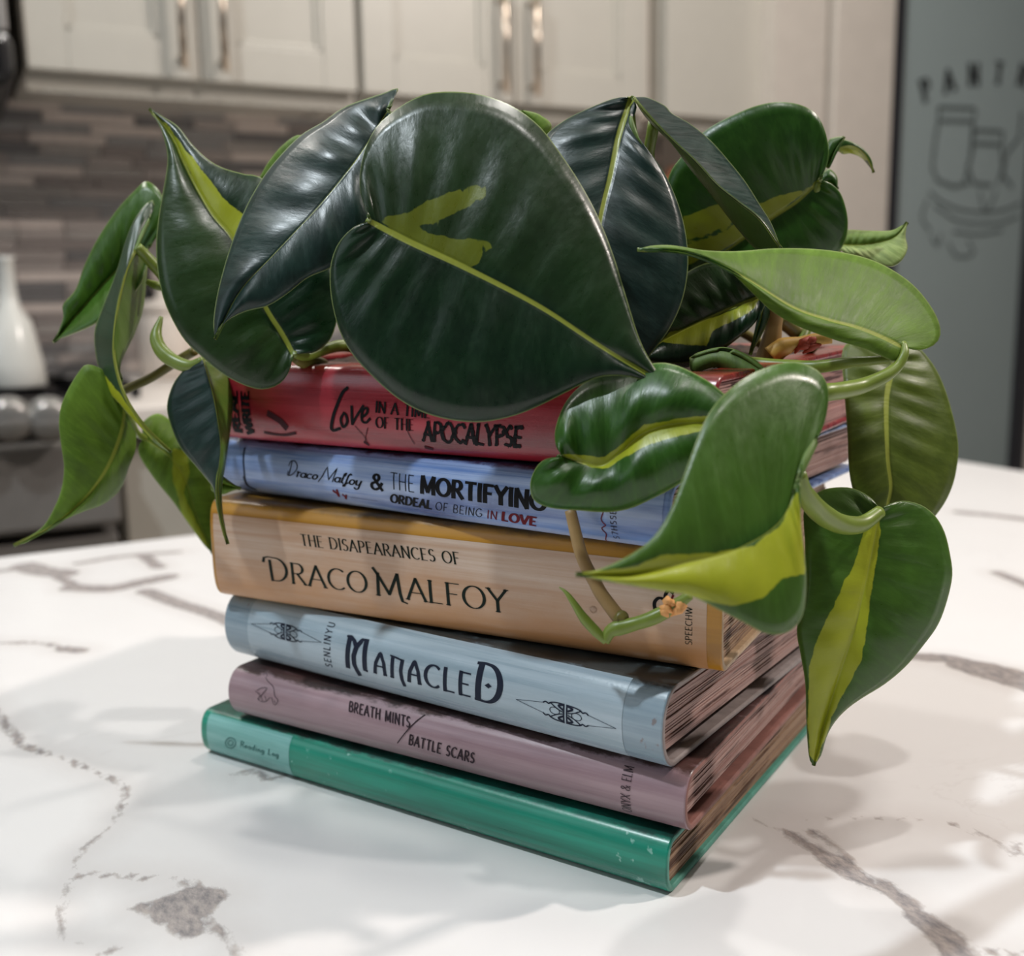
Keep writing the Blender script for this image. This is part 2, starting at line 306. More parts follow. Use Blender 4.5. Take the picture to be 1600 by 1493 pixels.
# ------------------------------------------------------------------ stroke lettering
def arc(cx, cy, rx, ry, a0, a1, n=12): return [(cx+rx*math.cos(math.radians(t)), cy+ry*math.sin(math.radians(t))) for t in np.linspace(a0, a1, n)]
G = {
 'A': (.72, [[(.02, 0), (.36, 1)], [(.36, 1), (.7, 0)], [(.14, .34), (.58, .34)]]),
 'B': (.6, [[(.08, 0), (.08, 1)], [(.08, 1), (.28, 1)]+arc(.3, .765, .22, .235, 90, -90)+[(.08, .53)], [(.08, .53), (.3, .53)]+arc(.32, .265, .25, .265, 90, -90)+[(.08, 0)]]),
 'C': (.7, [arc(.42, .5, .38, .5, 52, 308, 20)]),
 'D': (.74, [[(.08, 0), (.08, 1)], [(.08, 1), (.26, 1)]+arc(.28, .5, .42, .5, 90, -90, 16)+[(.08, 0)]]),
 'E': (.55, [[(.08, 0), (.08, 1)], [(.08, 1), (.5, 1)], [(.08, .52), (.44, .52)], [(.08, 0), (.52, 0)]]),
 'F': (.52, [[(.08, 0), (.08, 1)], [(.08, 1), (.5, 1)], [(.08, .52), (.42, .52)]]),
 'G': (.74, [arc(.42, .5, .38, .5, 52, 330, 20)+[(.76, .42), (.5, .42)]]),
 'H': (.7, [[(.08, 0), (.08, 1)], [(.62, 0), (.62, 1)], [(.08, .52), (.62, .52)]]),
 'I': (.2, [[(.1, 0), (.1, 1)]]),
 'L': (.54, [[(.08, 0), (.08, 1)], [(.08, 0), (.5, 0)]]),
 'M': (.86, [[(.08, 0), (.1, 1)], [(.1, 1), (.43, .12)], [(.43, .12), (.76, 1)], [(.76, 1), (.78, 0)]]),
 'N': (.72, [[(.08, 0), (.08, 1)], [(.08, 1), (.64, 0)], [(.64, 0), (.64, 1)]]),
 'O': (.8, [arc(.4, .5, .37, .5, 90, 450, 26)]),
 'P': (.58, [[(.08, 0), (.08, 1)], [(.08, 1), (.28, 1)]+arc(.3, .74, .24, .26, 90, -90)+[(.08, .48)]]),
 'R': (.64, [[(.08, 0), (.08, 1)], [(.08, 1), (.28, 1)]+arc(.3, .75, .22, .25, 90, -90)+[(.08, .5)], [(.28, .5), (.6, 0)]]),
 'S': (.52, [arc(.27, .75, .2, .25, 40, 250, 12)+arc(.25, .25, .22, .26, 70, -140, 14)]),
 'T': (.62, [[(.31, 0), (.31, 1)], [(.02, 1), (.6, 1)]]),
 'U': (.7, [[(.08, 1), (.08, .35)]+arc(.35, .3, .27, .3, 180, 360)+[(.62, 1)]]),
 'V': (.7, [[(.02, 1), (.35, 0)], [(.35, 0), (.68, 1)]]),
 'W': (.98, [[(.02, 1), (.26, 0)], [(.26, 0), (.49, .9)], [(.49, .9), (.72, 0)], [(.72, 0), (.96, 1)]]),
 'X': (.68, [[(.04, 1), (.64, 0)], [(.04, 0), (.64, 1)]]),
 'Y': (.66, [[(.33, 0), (.33, .48)], [(.02, 1), (.33, .48)], [(.33, .48), (.64, 1)]]),
 '7': (.55, [[(.05, 1), (.5, 1), (.2, 0)]]),
 '&': (.78, [[(.74, 0), (.2, .72)]+arc(.34, .8, .17, .2, 200, -20, 12)+[(.42, .6), (.16, .42)]+arc(.28, .25, .22, .25, 140, 300, 12)+[(.55, .14), (.7, .45)]]),
 '/': (.4, [[(0, 0), (.4, 1)]]),
 ' ': (.36, []),
 'a': (.48, [arc(.22, .24, .18, .23, 40, 340, 16), [(.4, .48), (.4, .08), (.48, .02)]]),
 'c': (.42, [arc(.23, .24, .19, .23, 50, 310, 14)]),
 'd': (.5, [arc(.22, .24, .18, .23, 40, 340, 16), [(.41, .95), (.41, .0)]]),
 'e': (.44, [[(.06, .22), (.38, .3)]+arc(.22, .25, .18, .23, 20, 310, 16)]),
 'f': (.32, [[(.34, .9), (.24, 1), (.15, .8), (.13, -.25), (.02, -.3), (0, -.15), (.3, .1)]]),
 'g': (.5, [arc(.22, .24, .18, .23, 40, 340, 16), [(.41, .46), (.41, -.2), (.25, -.35), (.06, -.24)]]),
 'i': (.22, [[(.1, .46), (.1, .05), (.18, 0)], [(.1, .68), (.11, .7)]]),
 'l': (.26, [[(.18, .7), (.2, 1), (.1, .9), (.08, .08), (.22, 0)]]),
 'n': (.48, [[(.07, .46), (.07, 0)], [(.07, .3), (.2, .47), (.36, .4), (.37, .05), (.45, 0)]]),
 'o': (.46, [arc(.23, .24, .18, .23, 90, 450, 18)]),
 'r': (.34, [[(.02, .5), (.12, .56), (.14, 0)], [(.14, .4), (.3, .5)]]),
 'y': (.46, [[(.06, .46), (.1, .05), (.34, .06), (.4, .46)], [(.4, .46), (.36, -.3), (.2, -.4), (.05, -.25)]]),
 # decorated capitals
 'D1': (.86, [[(.2, 0), (.16, .9)], [(-.1, .82), (-.06, 1.0), (.1, 1.06), (.3, 1.04)]+arc(.36, .52, .44, .52, 90, -90, 16)+[(.2, 0)]]),
 'M1': (1.02, [[(.1, 0), (.14, .95)], [(-.02, 1.15), (.06, 1.02), (.2, .75), (.5, .1)], [(.5, .1), (.82, 1)], [(.82, 1), (.88, .2), (.94, -.14), (1.1, -.2)]]),
 'Mu': (.92, [[(.1, -.05), (.12, 1)], [(.02, 1.0), (.14, 1.02), (.3, .9), (.42, .7)], [(.42, .72), (.34, .4), (.36, .1), (.5, -.25)], [(.42, .72), (.6, 1.0), (.74, 1.0)], [(.74, 1), (.76, 0), (.84, -.02)]]),
 'Au': (.66, [[(.06, 0), (.12, .5), (.32, 1.0), (.52, .55), (.58, 0)], [(.12, .36), (.54, .36)], [(0, 0), (.14, 0)], [(.5, 0), (.66, 0)]]),
 'Nu': (.7, [[(.1, 0), (.12, .95)], [(0, .98), (.2, .96), (.6, .88)], [(.6, .88), (.54, .4), (.58, 0), (.66, -.3)], [(.02, 0), (.18, 0)]]),
 'Du': (.8, [[(.1, 0), (.12, 1)], [(0, 1.02), (.2, 1.05)]+arc(.3, .5, .44, .54, 90, -90, 16)+[(.02, -.02)], [(.38, .46), (.4, .5), (.42, .46), (.4, .43), (.38, .46)]]),
}
def ribbon(pts, wf, V, Fc, seg=.07):
    """append a ribbon along pts; wf(dir) -> width"""
    P = np.asarray(pts, float); out = [P[0]]
    for a, b in zip(P[:-1], P[1:]):
        L = np.linalg.norm(b-a); k = max(1, int(math.ceil(L/seg)))
        for i in range(1, k+1): out.append(a+(b-a)*i/k)
    P = np.array(out); n = len(P)
    if n < 2: return
    k0 = len(V)
    for i in range(n):
        t = P[min(i+1, n-1)]-P[max(i-1, 0)]; L = np.linalg.norm(t) or 1; t = t/L; nrm = np.array([-t[1], t[0]]); hw = wf(t)/2
        e = t*hw*.6*(-1 if i == 0 else 1 if i == n-1 else 0)
        V.append(P[i]+nrm*hw+e); V.append(P[i]-nrm*hw+e)
    for i in range(n-1): Fc.append((k0+2*i, k0+2*i+1, k0+2*i+3, k0+2*i+2))
def layout(tokens, thick=.12, thin=.05, serif=0., track=.1, cond=1., scales=None, rough=0., slant=0.):
    """unit-height lettering -> verts (x,y), faces, total width"""
    V, Fc, x = [], [], 0.
    for i, tk in enumerate(tokens):
        wd, st = G[tk]; sc = (scales or {}).get(i, 1.); v0 = len(V)
        wf = lambda t: thin+(thick-thin)*abs(t[1])**1.3
        ends = {}
        for s_ in st:
            for e in (s_[0], s_[-1]): ends[tuple(np.round(e, 3))] = ends.get(tuple(np.round(e, 3)), 0)+1
        jit = lambda p: (p[0]*cond+random.uniform(-rough, rough), p[1]+random.uniform(-rough, rough))
        for s_ in st:
            ribbon([jit(p) for p in s_], wf, V, Fc)
            if rough: ribbon([(p[0]+.03, p[1]-.02) for p in map(jit, s_)], lambda t: thick*random.uniform(.3, .9), V, Fc)
            if serif and len(s_) == 2 and abs(s_[0][1]-s_[1][1]) > .3:
                for e in (s_[0], s_[1]):
                    if ends[tuple(np.round(e, 3))] < 2 or (len(st) > 1 and e[0] < .12):
                        if e[1] in (0, 1): ribbon([(e[0]*cond-serif, e[1]), (e[0]*cond+serif, e[1])], lambda t: thin, V, Fc)
        for k in range(v0, len(V)): V[k] = np.array([x+(V[k][0]+slant*V[k][1])*sc, V[k][1]*sc])
        x += (wd*cond+track)*sc
    return np.array(V), Fc, x-track
def ink_mat(name, c, rough=.45, a=1.):
    n = NT(name); n.set(Base_Color=n.mix(n.noise(n.obj(), 400, 3), lin(c), lin([min(255, x+10) for x in c])), Roughness=rough); n.b.inputs['Specular IOR Level'].default_value = .12; return n.m
INK = ink_mat('black_ink', (10, 10, 13)); INKG = ink_mat('green_black_ink', (16, 28, 22)); INKB = ink_mat('navy_ink', (26, 32, 48)); INKR = ink_mat('dark_red_ink', (92, 14, 24))
INKM = ink_mat('plum_ink', (44, 34, 40)); INKT = ink_mat('teal_ink', (40, 92, 88)); INKF = ink_mat('faded_ink', (56, 24, 30))

# ------------------------------------------------------------------ books
class Book:
    def __init__(s, label, L, R, yaw, z0, T, W, b, n, covers, pg, ext=(0, 0), length=None, hole=False, board=.0022, gap=.0, recess=.003, endmat=None):
        s.T, s.W, s.b, s.n, s.z0 = T, W, b, n, z0
        Lp = on_z(*L, z0); th = math.radians(yaw-180); X = np.array([math.cos(th), math.sin(th), 0]); Y = np.array([-math.sin(th), math.cos(th), 0])
        s.len = length or float((on_z(*R, z0)-Lp)@X)
        s.X, s.Y = X, Y; s.O = Lp - Y*(.55*b+.1*T)*(2.2/n)**1.5 - X*ext[0]; s.len += ext[0]+ext[1]
        s.root = empty('book', tuple(s.O), th); tag(s.root, label, 'book', 'painted books in the planter stack')
        q = np.linspace(-PI/2, PI/2, 41); sgn = np.sign(np.sin(q))
        zz = T/2+T/2*sgn*np.abs(np.sin(q))**(2/n); yy = b-b*np.abs(np.cos(q))**(2/n)
        yy[0] = yy[-1] = b
        s.py, s.pz = yy, zz; s.ps = np.r_[0, np.cumsum(np.hypot(np.diff(yy), np.diff(zz)))]; s.S = s.ps[-1]
        # cover: outer path (bottom fore edge -> spine -> top fore edge), inner path
        t = board
        outer = [(W, 0.)]+list(zip(yy, zz))+[(W, T)]
        k = (T-2*t)/T; inner = [(W, t)]+[(b-(b-y)*(b-t)/b, T/2+(z-T/2)*k) for y, z in zip(yy, zz)]+[(W, T-t)]
        V, Fc, mi = [], [], []; n_ = len(outer); xs = [0, s.len]
        for x in xs:
            V += [(x, y, z) for y, z in outer]; V += [(x, y, z) for y, z in inner]
        m = 2*n_
        top = n_-2   # segment index of top board
        for i in range(n_-1):
            if hole and i == top: continue
            Fc.append((i, i+1, m+i+1, m+i)); mi.append(0)
            Fc.append((n_+i+1, n_+i, m+n_+i, m+n_+i+1)); mi.append(1)
        for i in range(n_-1):
            if hole and i == top: continue
            Fc.append((i+1, i, n_+i, n_+i+1)); mi.append(1); Fc.append((m+i, m+i+1, m+n_+i+1, m+n_+i)); mi.append(1)
        Fc.append((0, m, m+n_, n_)); mi.append(0)
        if not hole: Fc.append((n_-1, 2*n_-1, m+2*n_-1, m+n_-1)); mi.append(0)
        s.cover = mesh_obj('cover', V, Fc, [covers, endmat or covers], s.root, False, mi)
        for p in s.cover.data.polygons: p.use_smooth = abs(p.normal.x) < .5
        s.cover.modifiers.new('b', 'BEVEL'); s.cover.modifiers['b'].width = .0007; s.cover.modifiers['b'].segments = 2; s.cover.modifiers['b'].limit_method = 'ANGLE'; s.cover.modifiers['b'].angle_limit = .9
        s.cover.data.set_sharp_from_angle(angle=math.radians(40)) if hasattr(s.cover.data, 'set_sharp_from_angle') else None
        if hole:
            g = .013; d = MB(); x0, x1_, y0, y1 = 0, s.len, b, W; zt, zl = T, T-t
            for q_ in ((0, s.len, y0, y0+g), (0, s.len, W-g, W), (0, g, y0+g, W-g), (s.len-g, s.len, y0+g, W-g)): d.box((q_[0], q_[2], zl), (q_[1], q_[3], zt))
            d.build('top_rim', covers, s.root, bevel=.0007)
        # page block, every few leaves a slightly different size
        P = MB(); zb, zt = t+gap, T-t-.0003; N = max(8, int((zt-zb)/.0008)); zs = np.linspace(zb, zt, N+1); rr = 0
        for i in range(N):
            rr = .55*rr+random.uniform(-.00038, .00045); e = recess+rr; zm = ((zs[i]+zs[i+1])/2/T*2-1); y0 = b*(1-math.sqrt(max(0, 1-abs(zm)**2))*.75)+.001
            if hole:
                g = .013; x0, x1_, y1 = max(.0006, e), s.len-max(.0006, e), W-.004-rr
                for q_ in ((x0, x1_, y0, b+g), (x0, x1_, W-g-.002, y1), (x0, g, b+g, W-g-.002), (s.len-g, x1_, b+g, W-g-.002)): P.box((q_[0], q_[2], zs[i]), (q_[1], q_[3], zs[i+1]-.00015))
            else: P.box((max(.0006, e), y0, zs[i]), (s.len-max(.0006, e), W-.004-rr, zs[i+1]-.00015))
        s.pages = P.build('page_block', pg, s.root)
        # lookup grid for pixel -> spine
        s.gx, s.gs = np.meshgrid(np.linspace(0, s.len, 260), np.linspace(0, s.S, 90)); s.gp = project(s.world(s.gx, s.gs, 0))
    def prof(s, S, off=0.):
        y = np.interp(S, s.ps, s.py); z = np.interp(S, s.ps, s.pz); h = s.S*.01
        ty = np.interp(S+h, s.ps, s.py)-np.interp(S-h, s.ps, s.py); tz = np.interp(S+h, s.ps, s.pz)-np.interp(S-h, s.ps, s.pz); L = np.hypot(ty, tz)+1e-12
        return y-tz/L*off, z+ty/L*off
    def world(s, x, S, off):
        y, z = s.prof(S, off); return s.O+x[..., None]*s.X+y[..., None]*s.Y+z[..., None]*UZ
    def xs(s, px, py):
        d = (s.gp[..., 0]-px)**2+(s.gp[..., 1]-py)**2; i = np.unravel_index(np.argmin(d), d.shape); x, S = s.gx[i], s.gs[i]
        dx, ds = s.len/260, s.S/90
        for _ in range(4):
            X, Q = np.meshgrid(x+np.linspace(-dx, dx, 9), np.clip(S+np.linspace(-ds, ds, 9), 0, s.S)); g = project(s.world(X, Q, 0)); d = (g[..., 0]-px)**2+(g[..., 1]-py)**2
            i = np.unravel_index(np.argmin(d), d.shape); x, S = X[i], Q[i]; dx /= 3; ds /= 3
        return np.array([x, S])
    def lay(s, V, Fc, mat, parent, off=.00028, name='lettering'):
        y, z = s.prof(V[:, 1], off); o = mesh_obj(name, np.stack([V[:, 0], y, z], 1), Fc, mat, parent); return o
    def text(s, toks, p0, p1, p2, mat, parent=None, **k):
        V, Fc, wd = layout(toks, **k); a, b_ = s.xs(*p0), s.xs(*p1)
        c = s.xs(*p2) if len(p2) == 2 else a+[-p2[0], 0]
        if len(p2) == 1: b_ = np.array([a[0], b_[1]])
        Q = a+V[:, :1]/wd*(b_-a)+V[:, 1:]*(c-a); Q[:, 1] = np.clip(Q[:, 1], .0002, s.S-.0002)
        o = s.lay(Q, Fc, mat, parent or s.cover); return o
    def ink(s, strokes, width, mat, parent=None, name='ornament', smooth=True):
        V, Fc = [], []
        for st in strokes:
            wdt = width
            if isinstance(st[0], (int, float)): wdt, st = st[0], st[1]
            P = np.array([s.xs(*p) for p in st])
            if smooth and len(P) > 2: P = catmull(P, max(8, 5*len(P)))
            ribbon(P, lambda t: wdt*(.65+.35*abs(t[1])), V, Fc, seg=.0012)
        V = np.array(V); V[:, 1] = np.clip(V[:, 1], .0002, s.S-.0002); return s.lay(V, Fc, mat, parent or s.cover, name=name)
    def patch(s, x0, x1, s0, s1, mat, name='spine_label', off=.00014):
        nx, ns = 24, 26; X, Q = np.meshgrid(np.linspace(x0, x1, nx), np.linspace(s0, s1, ns)); y, z = s.prof(Q, off); y2, z2 = s.prof(Q, -.0002)
        V = [(a, b_, c) for a, b_, c in zip(X.ravel(), y.ravel(), z.ravel())]; Fc = []
        for i in range(ns-1):
            for j in range(nx-1): k = i*nx+j; Fc.append((k, k+1, k+nx+1, k+nx))
        return mesh_obj(name, V, Fc, mat, s.root, True)

PG = pages_mat('painted_pages_brown', (150, 118, 112), (176, 146, 138), (84, 56, 50)); PG2 = pages_mat('painted_pages_bronze', (132, 104, 84), (166, 138, 112), (70, 40, 26))
PG3 = pages_mat('painted_pages_dusty_pink', (168, 122, 120), (188, 148, 142), (70, 40, 42))
Z = [0, .0212, .0431, .0724, .1155, .1397]
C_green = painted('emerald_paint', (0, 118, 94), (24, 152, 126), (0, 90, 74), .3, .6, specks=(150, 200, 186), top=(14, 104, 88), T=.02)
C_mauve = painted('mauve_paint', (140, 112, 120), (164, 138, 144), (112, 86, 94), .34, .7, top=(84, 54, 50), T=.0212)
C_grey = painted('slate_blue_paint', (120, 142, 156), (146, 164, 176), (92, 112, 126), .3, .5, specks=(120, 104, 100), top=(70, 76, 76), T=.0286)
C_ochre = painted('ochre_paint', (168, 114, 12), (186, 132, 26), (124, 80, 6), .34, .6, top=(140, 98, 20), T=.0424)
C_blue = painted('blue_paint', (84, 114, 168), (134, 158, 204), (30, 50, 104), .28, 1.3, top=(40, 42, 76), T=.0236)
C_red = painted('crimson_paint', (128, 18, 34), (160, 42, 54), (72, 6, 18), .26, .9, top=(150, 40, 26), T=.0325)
E_brown = plain('worn_brown_edge', (134, 92, 84), .5, vary=.2, scale=200); E_grey = plain('worn_grey_edge', (136, 126, 124), .5, vary=.2, scale=200); E_teal = plain('worn_teal_edge', (84, 150, 134), .45, vary=.2, scale=200)
E_och = plain('worn_ochre_edge', (176, 150, 120), .5, vary=.25, scale=200)
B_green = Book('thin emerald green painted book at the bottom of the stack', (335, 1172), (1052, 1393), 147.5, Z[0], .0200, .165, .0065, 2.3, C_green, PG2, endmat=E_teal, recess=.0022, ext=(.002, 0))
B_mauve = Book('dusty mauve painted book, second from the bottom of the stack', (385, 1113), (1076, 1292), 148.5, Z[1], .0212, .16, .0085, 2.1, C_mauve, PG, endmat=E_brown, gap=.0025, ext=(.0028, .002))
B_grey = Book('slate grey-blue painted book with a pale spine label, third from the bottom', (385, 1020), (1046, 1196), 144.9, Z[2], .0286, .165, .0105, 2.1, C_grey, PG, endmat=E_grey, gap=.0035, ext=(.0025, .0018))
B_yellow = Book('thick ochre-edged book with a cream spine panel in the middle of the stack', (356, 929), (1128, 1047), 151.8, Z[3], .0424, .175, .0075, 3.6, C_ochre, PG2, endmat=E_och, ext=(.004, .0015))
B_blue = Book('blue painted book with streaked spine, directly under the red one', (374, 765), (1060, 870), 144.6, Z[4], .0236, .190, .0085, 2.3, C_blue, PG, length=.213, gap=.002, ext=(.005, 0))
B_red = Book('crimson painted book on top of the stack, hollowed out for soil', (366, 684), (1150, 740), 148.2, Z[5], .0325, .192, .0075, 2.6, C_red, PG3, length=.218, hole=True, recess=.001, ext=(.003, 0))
bpy.context.view_layer.update()

# labels and lettering ------------------------------------------------
bk = B_green; e = bk.xs(452, 1170)[0]
gl = bk.patch(.004, e, bk.S*.12, bk.S*.86, painted('pale_teal_label', (96, 164, 156), (140, 196, 190), (60, 140, 130), .3, .5))
bk.text(list('Reading')+[' ']+list('Log') if 'R' in G else [], (376, 1165.5), (436, 1182.5), (377, 1157), INKT, gl, thick=.13, thin=.1, track=.14)
cpx = lambda cx, cy, rx, ry, n=14: [(cx+rx*math.cos(t), cy+ry*math.sin(t)) for t in np.linspace(0, 2*PI, n)]
bk.ink([cpx(361, 1160, 8, 8), cpx(361, 1160, 4, 4)], .0005, INKT, gl, name='emblem')
bk = B_mauve
bk.text(list('BREATH MINTS'), (545.5, 1110.5), (641, 1136), (547, 1095.5), INKM, thick=.13, thin=.12, cond=.62, track=.12)
bk.text(list('BATTLE SCARS'), (639, 1162), (741, 1191.5), (641, 1147), INKM, thick=.13, thin=.12, cond=.62, track=.12)
bk.ink([[(664, 1117), (621.6, 1160)]], .00045, INKM, name='slash_mark', smooth=False)
bk.text(list('ONYX & ELM'), (988, 1268), (993, 1199), (.0034,), INKM, thick=.12, thin=.05, serif=.06, track=.14, cond=.95)
bk.ink([[(399.6, 1079), (406.5, 1085), (404, 1091)], [(402, 1078), (411.3, 1074), (417.5, 1075), (413, 1081), (407, 1088)], [(403, 1091), (410, 1095.5), (417, 1094.5), (422, 1089)], [(408, 1088), (411, 1094)], [(414, 1087), (417, 1093)],
        [(415, 1058), (419, 1064), (426, 1071), (428.5, 1077), (430, 1087), (434.8, 1093), (432, 1099.6), (428, 1099), (425, 1089)], [(412, 1055), (416, 1052), (418, 1057)], [(429, 1094), (431, 1098)]], .00028, INKM)
bk = B_grey; e0, e1 = bk.xs(387, 985)[0], bk.xs(972, 1124)[0]
gp = bk.patch(e0, e1, bk.S*.02, bk.S*.93, painted('pale_grey_label', (146, 166, 178), (172, 188, 198), (124, 146, 160), .26, .5))
bk.text(['Mu', 'Au', 'Nu', 'Au', 'C', 'L', 'E', 'Du'], (540, 1038), (788, 1101), (540.5, 1006), INKB, gp, thick=.17, thin=.07, serif=.05, track=.17, cond=1., scales={0: 1.38, 7: 1.5})
bk.text(list('SENLINYU'), (520, 1042), (521, 973), (.0036,), INKB, gp, thick=.13, thin=.11, track=.3)
def dagger(c, l, r, hh):
    c, l, r = map(np.array, (c, l, r)); up_ = np.array([0, -1.]); out = []
    for e, sg in ((l, -1), (r, 1)):
        ax = (e-c)
        for s_ in (-1, 1):
            P = lambda t, h: tuple(c+ax*t+up_*hh*h*s_)
            out.append((.00022, [P(1, 0), P(.45, .58)])); out.append((.0006, [P(.45, .58), P(.4, .75), P(.34, .62), P(.3, .8), P(.2, .95), P(.02, 1.)]))
            out.append((.0005, [P(.3, .75), P(.16, .3), P(.05, .1)])); out.append((.0009, [P(.04, .9), P(.14, .7), P(.05, .35)]))
        out.append((.0003, [tuple(c+ax*(.22+.1*math.cos(t))+up_*hh*.38*math.sin(t)) for t in np.linspace(0, 2*PI, 10)])); out.append((.0006, [tuple(c+ax*.03+up_*hh), tuple(c+ax*.03-up_*hh)]))
    return out
bk.ink(dagger((884, 1114.5), (807, 1092), (963, 1137.5), 14), .0004, INKB, gp)
bk.ink(dagger((447, 987), (393, 974), (503, 1003), 12), .0004, INKB, gp)
bk = B_yellow; e1 = bk.xs(1104, 1000)[0]
cream = painted('cream_wash', (184, 148, 120), (206, 184, 166), (172, 130, 92), .34, .9, low=(184, 128, 70), T=.0424)
yp = bk.patch(.002, e1, bk.S*.07, bk.S*.80, cream, 'spine_panel')
bk.text(list('THE DISAPEARANCES OF'), (472, 851), (720, 881.5), (469, 834), INKG, yp, thick=.13, thin=.05, serif=.08, track=.12, cond=.86)
bk.text(['D1', 'R', 'A', 'C', 'O', ' ', 'M1', 'A', 'L', 'F', 'O', 'Y'], (419, 905), (794, 957), (415.5, 874), INKG, yp, thick=.115, thin=.04, serif=.08, track=.1, cond=1., scales={0: 1.1, 6: 1.1, 5: .45})
bk.text(list('SPEECHW'), (1081.5, 1007), (1083, 949), (.0023,), INKG, yp, thick=.12, thin=.08, track=.14)
bk.ink([[(1024, 953), (1023, 941), (1029, 934), (1037, 936), (1041, 945), (1046, 947)], [(1036, 952), (1041, 942), (1040, 930), (1045, 922), (1052, 926)]], .0013, INK, yp, name='snake_ornament')
bk.ink([[(1040, 936), (1048, 938), (1052, 930)]], .0008, INKR, yp, name='flourish')
bk = B_blue; e0, e1 = bk.xs(382, 730)[0], bk.xs(1036, 830)[0]
bp = bk.patch(e0, e1, bk.S*.05, bk.S*.80, painted('streaked_blue_label', (94, 126, 184), (166, 184, 216), (40, 64, 124), .26, 1.25))
bk.text(list('raco'), (462, 744), (496, 749), (464, 729), INK, bp, thick=.14, thin=.1, track=.02, slant=.2)
bk.ink([[(457, 721), (455, 731), (452, 741)], [(451, 736), (450, 742), (456, 741.5), (463, 735), (465, 727), (461, 720), (455, 721), (452, 727)]], .0005, INK, bp, name='lettering')
bk.ink([[(498, 752), (504, 744), (512.7, 729), (514, 749)], [(514, 749), (528, 731), (520, 752)]], .0005, INK, bp, name='lettering', smooth=False)
bk.text(list('alfoy'), (522, 752), (564, 759), (524, 736), INK, bp, thick=.14, thin=.1, track=.02, slant=.2)
bk.text(['&'], (580, 763), (599, 766), (581, 740), INK, bp, thick=.2, thin=.14)
bk.text(list('THE'), (611, 763), (648, 768.5), (611, 738), INK, bp, thick=.06, thin=.05, track=.1, cond=.7)
bk.text(list('MORTIFYING'), (658, 769), (851, 797), (659, 744), INK, bp, thick=.24, thin=.16, track=.12, cond=.95)
bk.text(list('ORDEAL'), (611, 783.5), (675, 794.5), (612, 771.5), INK, bp, thick=.24, thin=.16, track=.12, cond=.85)
bk.text(list('OF BEING'), (681, 795.5), (753, 807), (682, 783.5), INK, bp, thick=.08, thin=.07, track=.14, cond=.8)
bk.text(list('IN'), (761.5, 808.5), (777, 811), (762.5, 796.5), INKR, bp, thick=.1, thin=.09, track=.14, cond=.8)
bk.text(list('LOVE'), (785, 812), (838, 820.5), (786, 799.5), INKR, bp, thick=.24, thin=.16, track=.12, cond=.85)
bk.ink([(.0012, [(521, 766), (527, 770), (530, 774)]), (.0012, [(527, 765), (529, 770), (530, 774)]), (.001, [(536, 772), (540, 775), (541, 778)]), (.001, [(542, 773), (541, 778)])], .001, INKR, bp, name='heart_mark', smooth=False)
bk.ink([[(548, 776), (590, 782)]], .00018, INKM, bp, name='line_mark', smooth=False)
bk.ink([[(943, 800), (940, 810), (943, 816), (947, 820), (941, 824), (944, 829), (948, 834), (947, 842), (953, 846)]], .00045, INKR, bp)
bk.text(list('S7HSSE'), (969, 841), (967, 798), (.0022,), INKM, bp, thick=.12, thin=.1, track=.25)
bk.ink([(.0009, [(383, 700), (381, 715), (382, 735), (386, 756)]), (.0016, [(382, 745), (388, 758), (400, 764)])], .001, INKB, name='crease')
bk.ink([[(967, 848), (973, 852)], [(972, 847), (968, 853)]], .0005, INKM, bp, name='star_mark')
bk = B_red
bk.ink([(.0016, [(543.5, 606), (536, 613), (527.6, 632), (521, 651), (519, 671), (532, 669)]), (.0013, [(538, 645), (533, 655), (537, 667), (543, 659), (541, 648), (537, 645)]), (.0013, [(550, 635), (551, 662)]), (.0012, [(551, 662), (559, 648), (568, 634)]),
        (.0012, [(566, 652), (574, 645), (574, 637), (567, 642), (566, 656), (572, 660), (578.6, 654)])], .0014, INK, name='lettering')
bk.text(list('IN A TIME'), (587, 643.5), (672, 653), (588, 627), INK, thick=.17, thin=.05, serif=.07, track=.1, cond=.85)
bk.text(list('OF THE'), (588, 667.5), (647, 672.5), (588, 651), INK, thick=.17, thin=.05, serif=.07, track=.1, cond=.85)
bk.text(list('APOCALYPSE'), (661, 687), (815, 697), (662, 659), INK, thick=.2, thin=.13, track=.05, rough=.06, serif=.06)
bk.text(list('WRITE'), (398, 677), (388, 612), (.0042,), INK, thick=.3, thin=.16, track=.1, rough=.04)
bk.text(list('REAL'), (379, 674), (368, 612), (.0042,), INK, thick=.3, thin=.16, track=.1, rough=.04)
bk.ink([(.0032, [(420, 646), (430, 652), (440, 659), (447, 667)])], .0018, INKF, name='brush_mark')
for st in ((.0017, [(414, 675), (430, 678), (446, 679), (462, 676)]), (.0014, [(570, 690), (576, 694)]), (.0016, [(665, 698), (676, 701)]), (.0003, [(555, 665), (570, 682), (575, 692)]), (.0003, [(575, 668), (571, 690)]), (.0003, [(637, 673), (648, 693)])): bk.ink([st], .001, INKF, name='brush_mark')

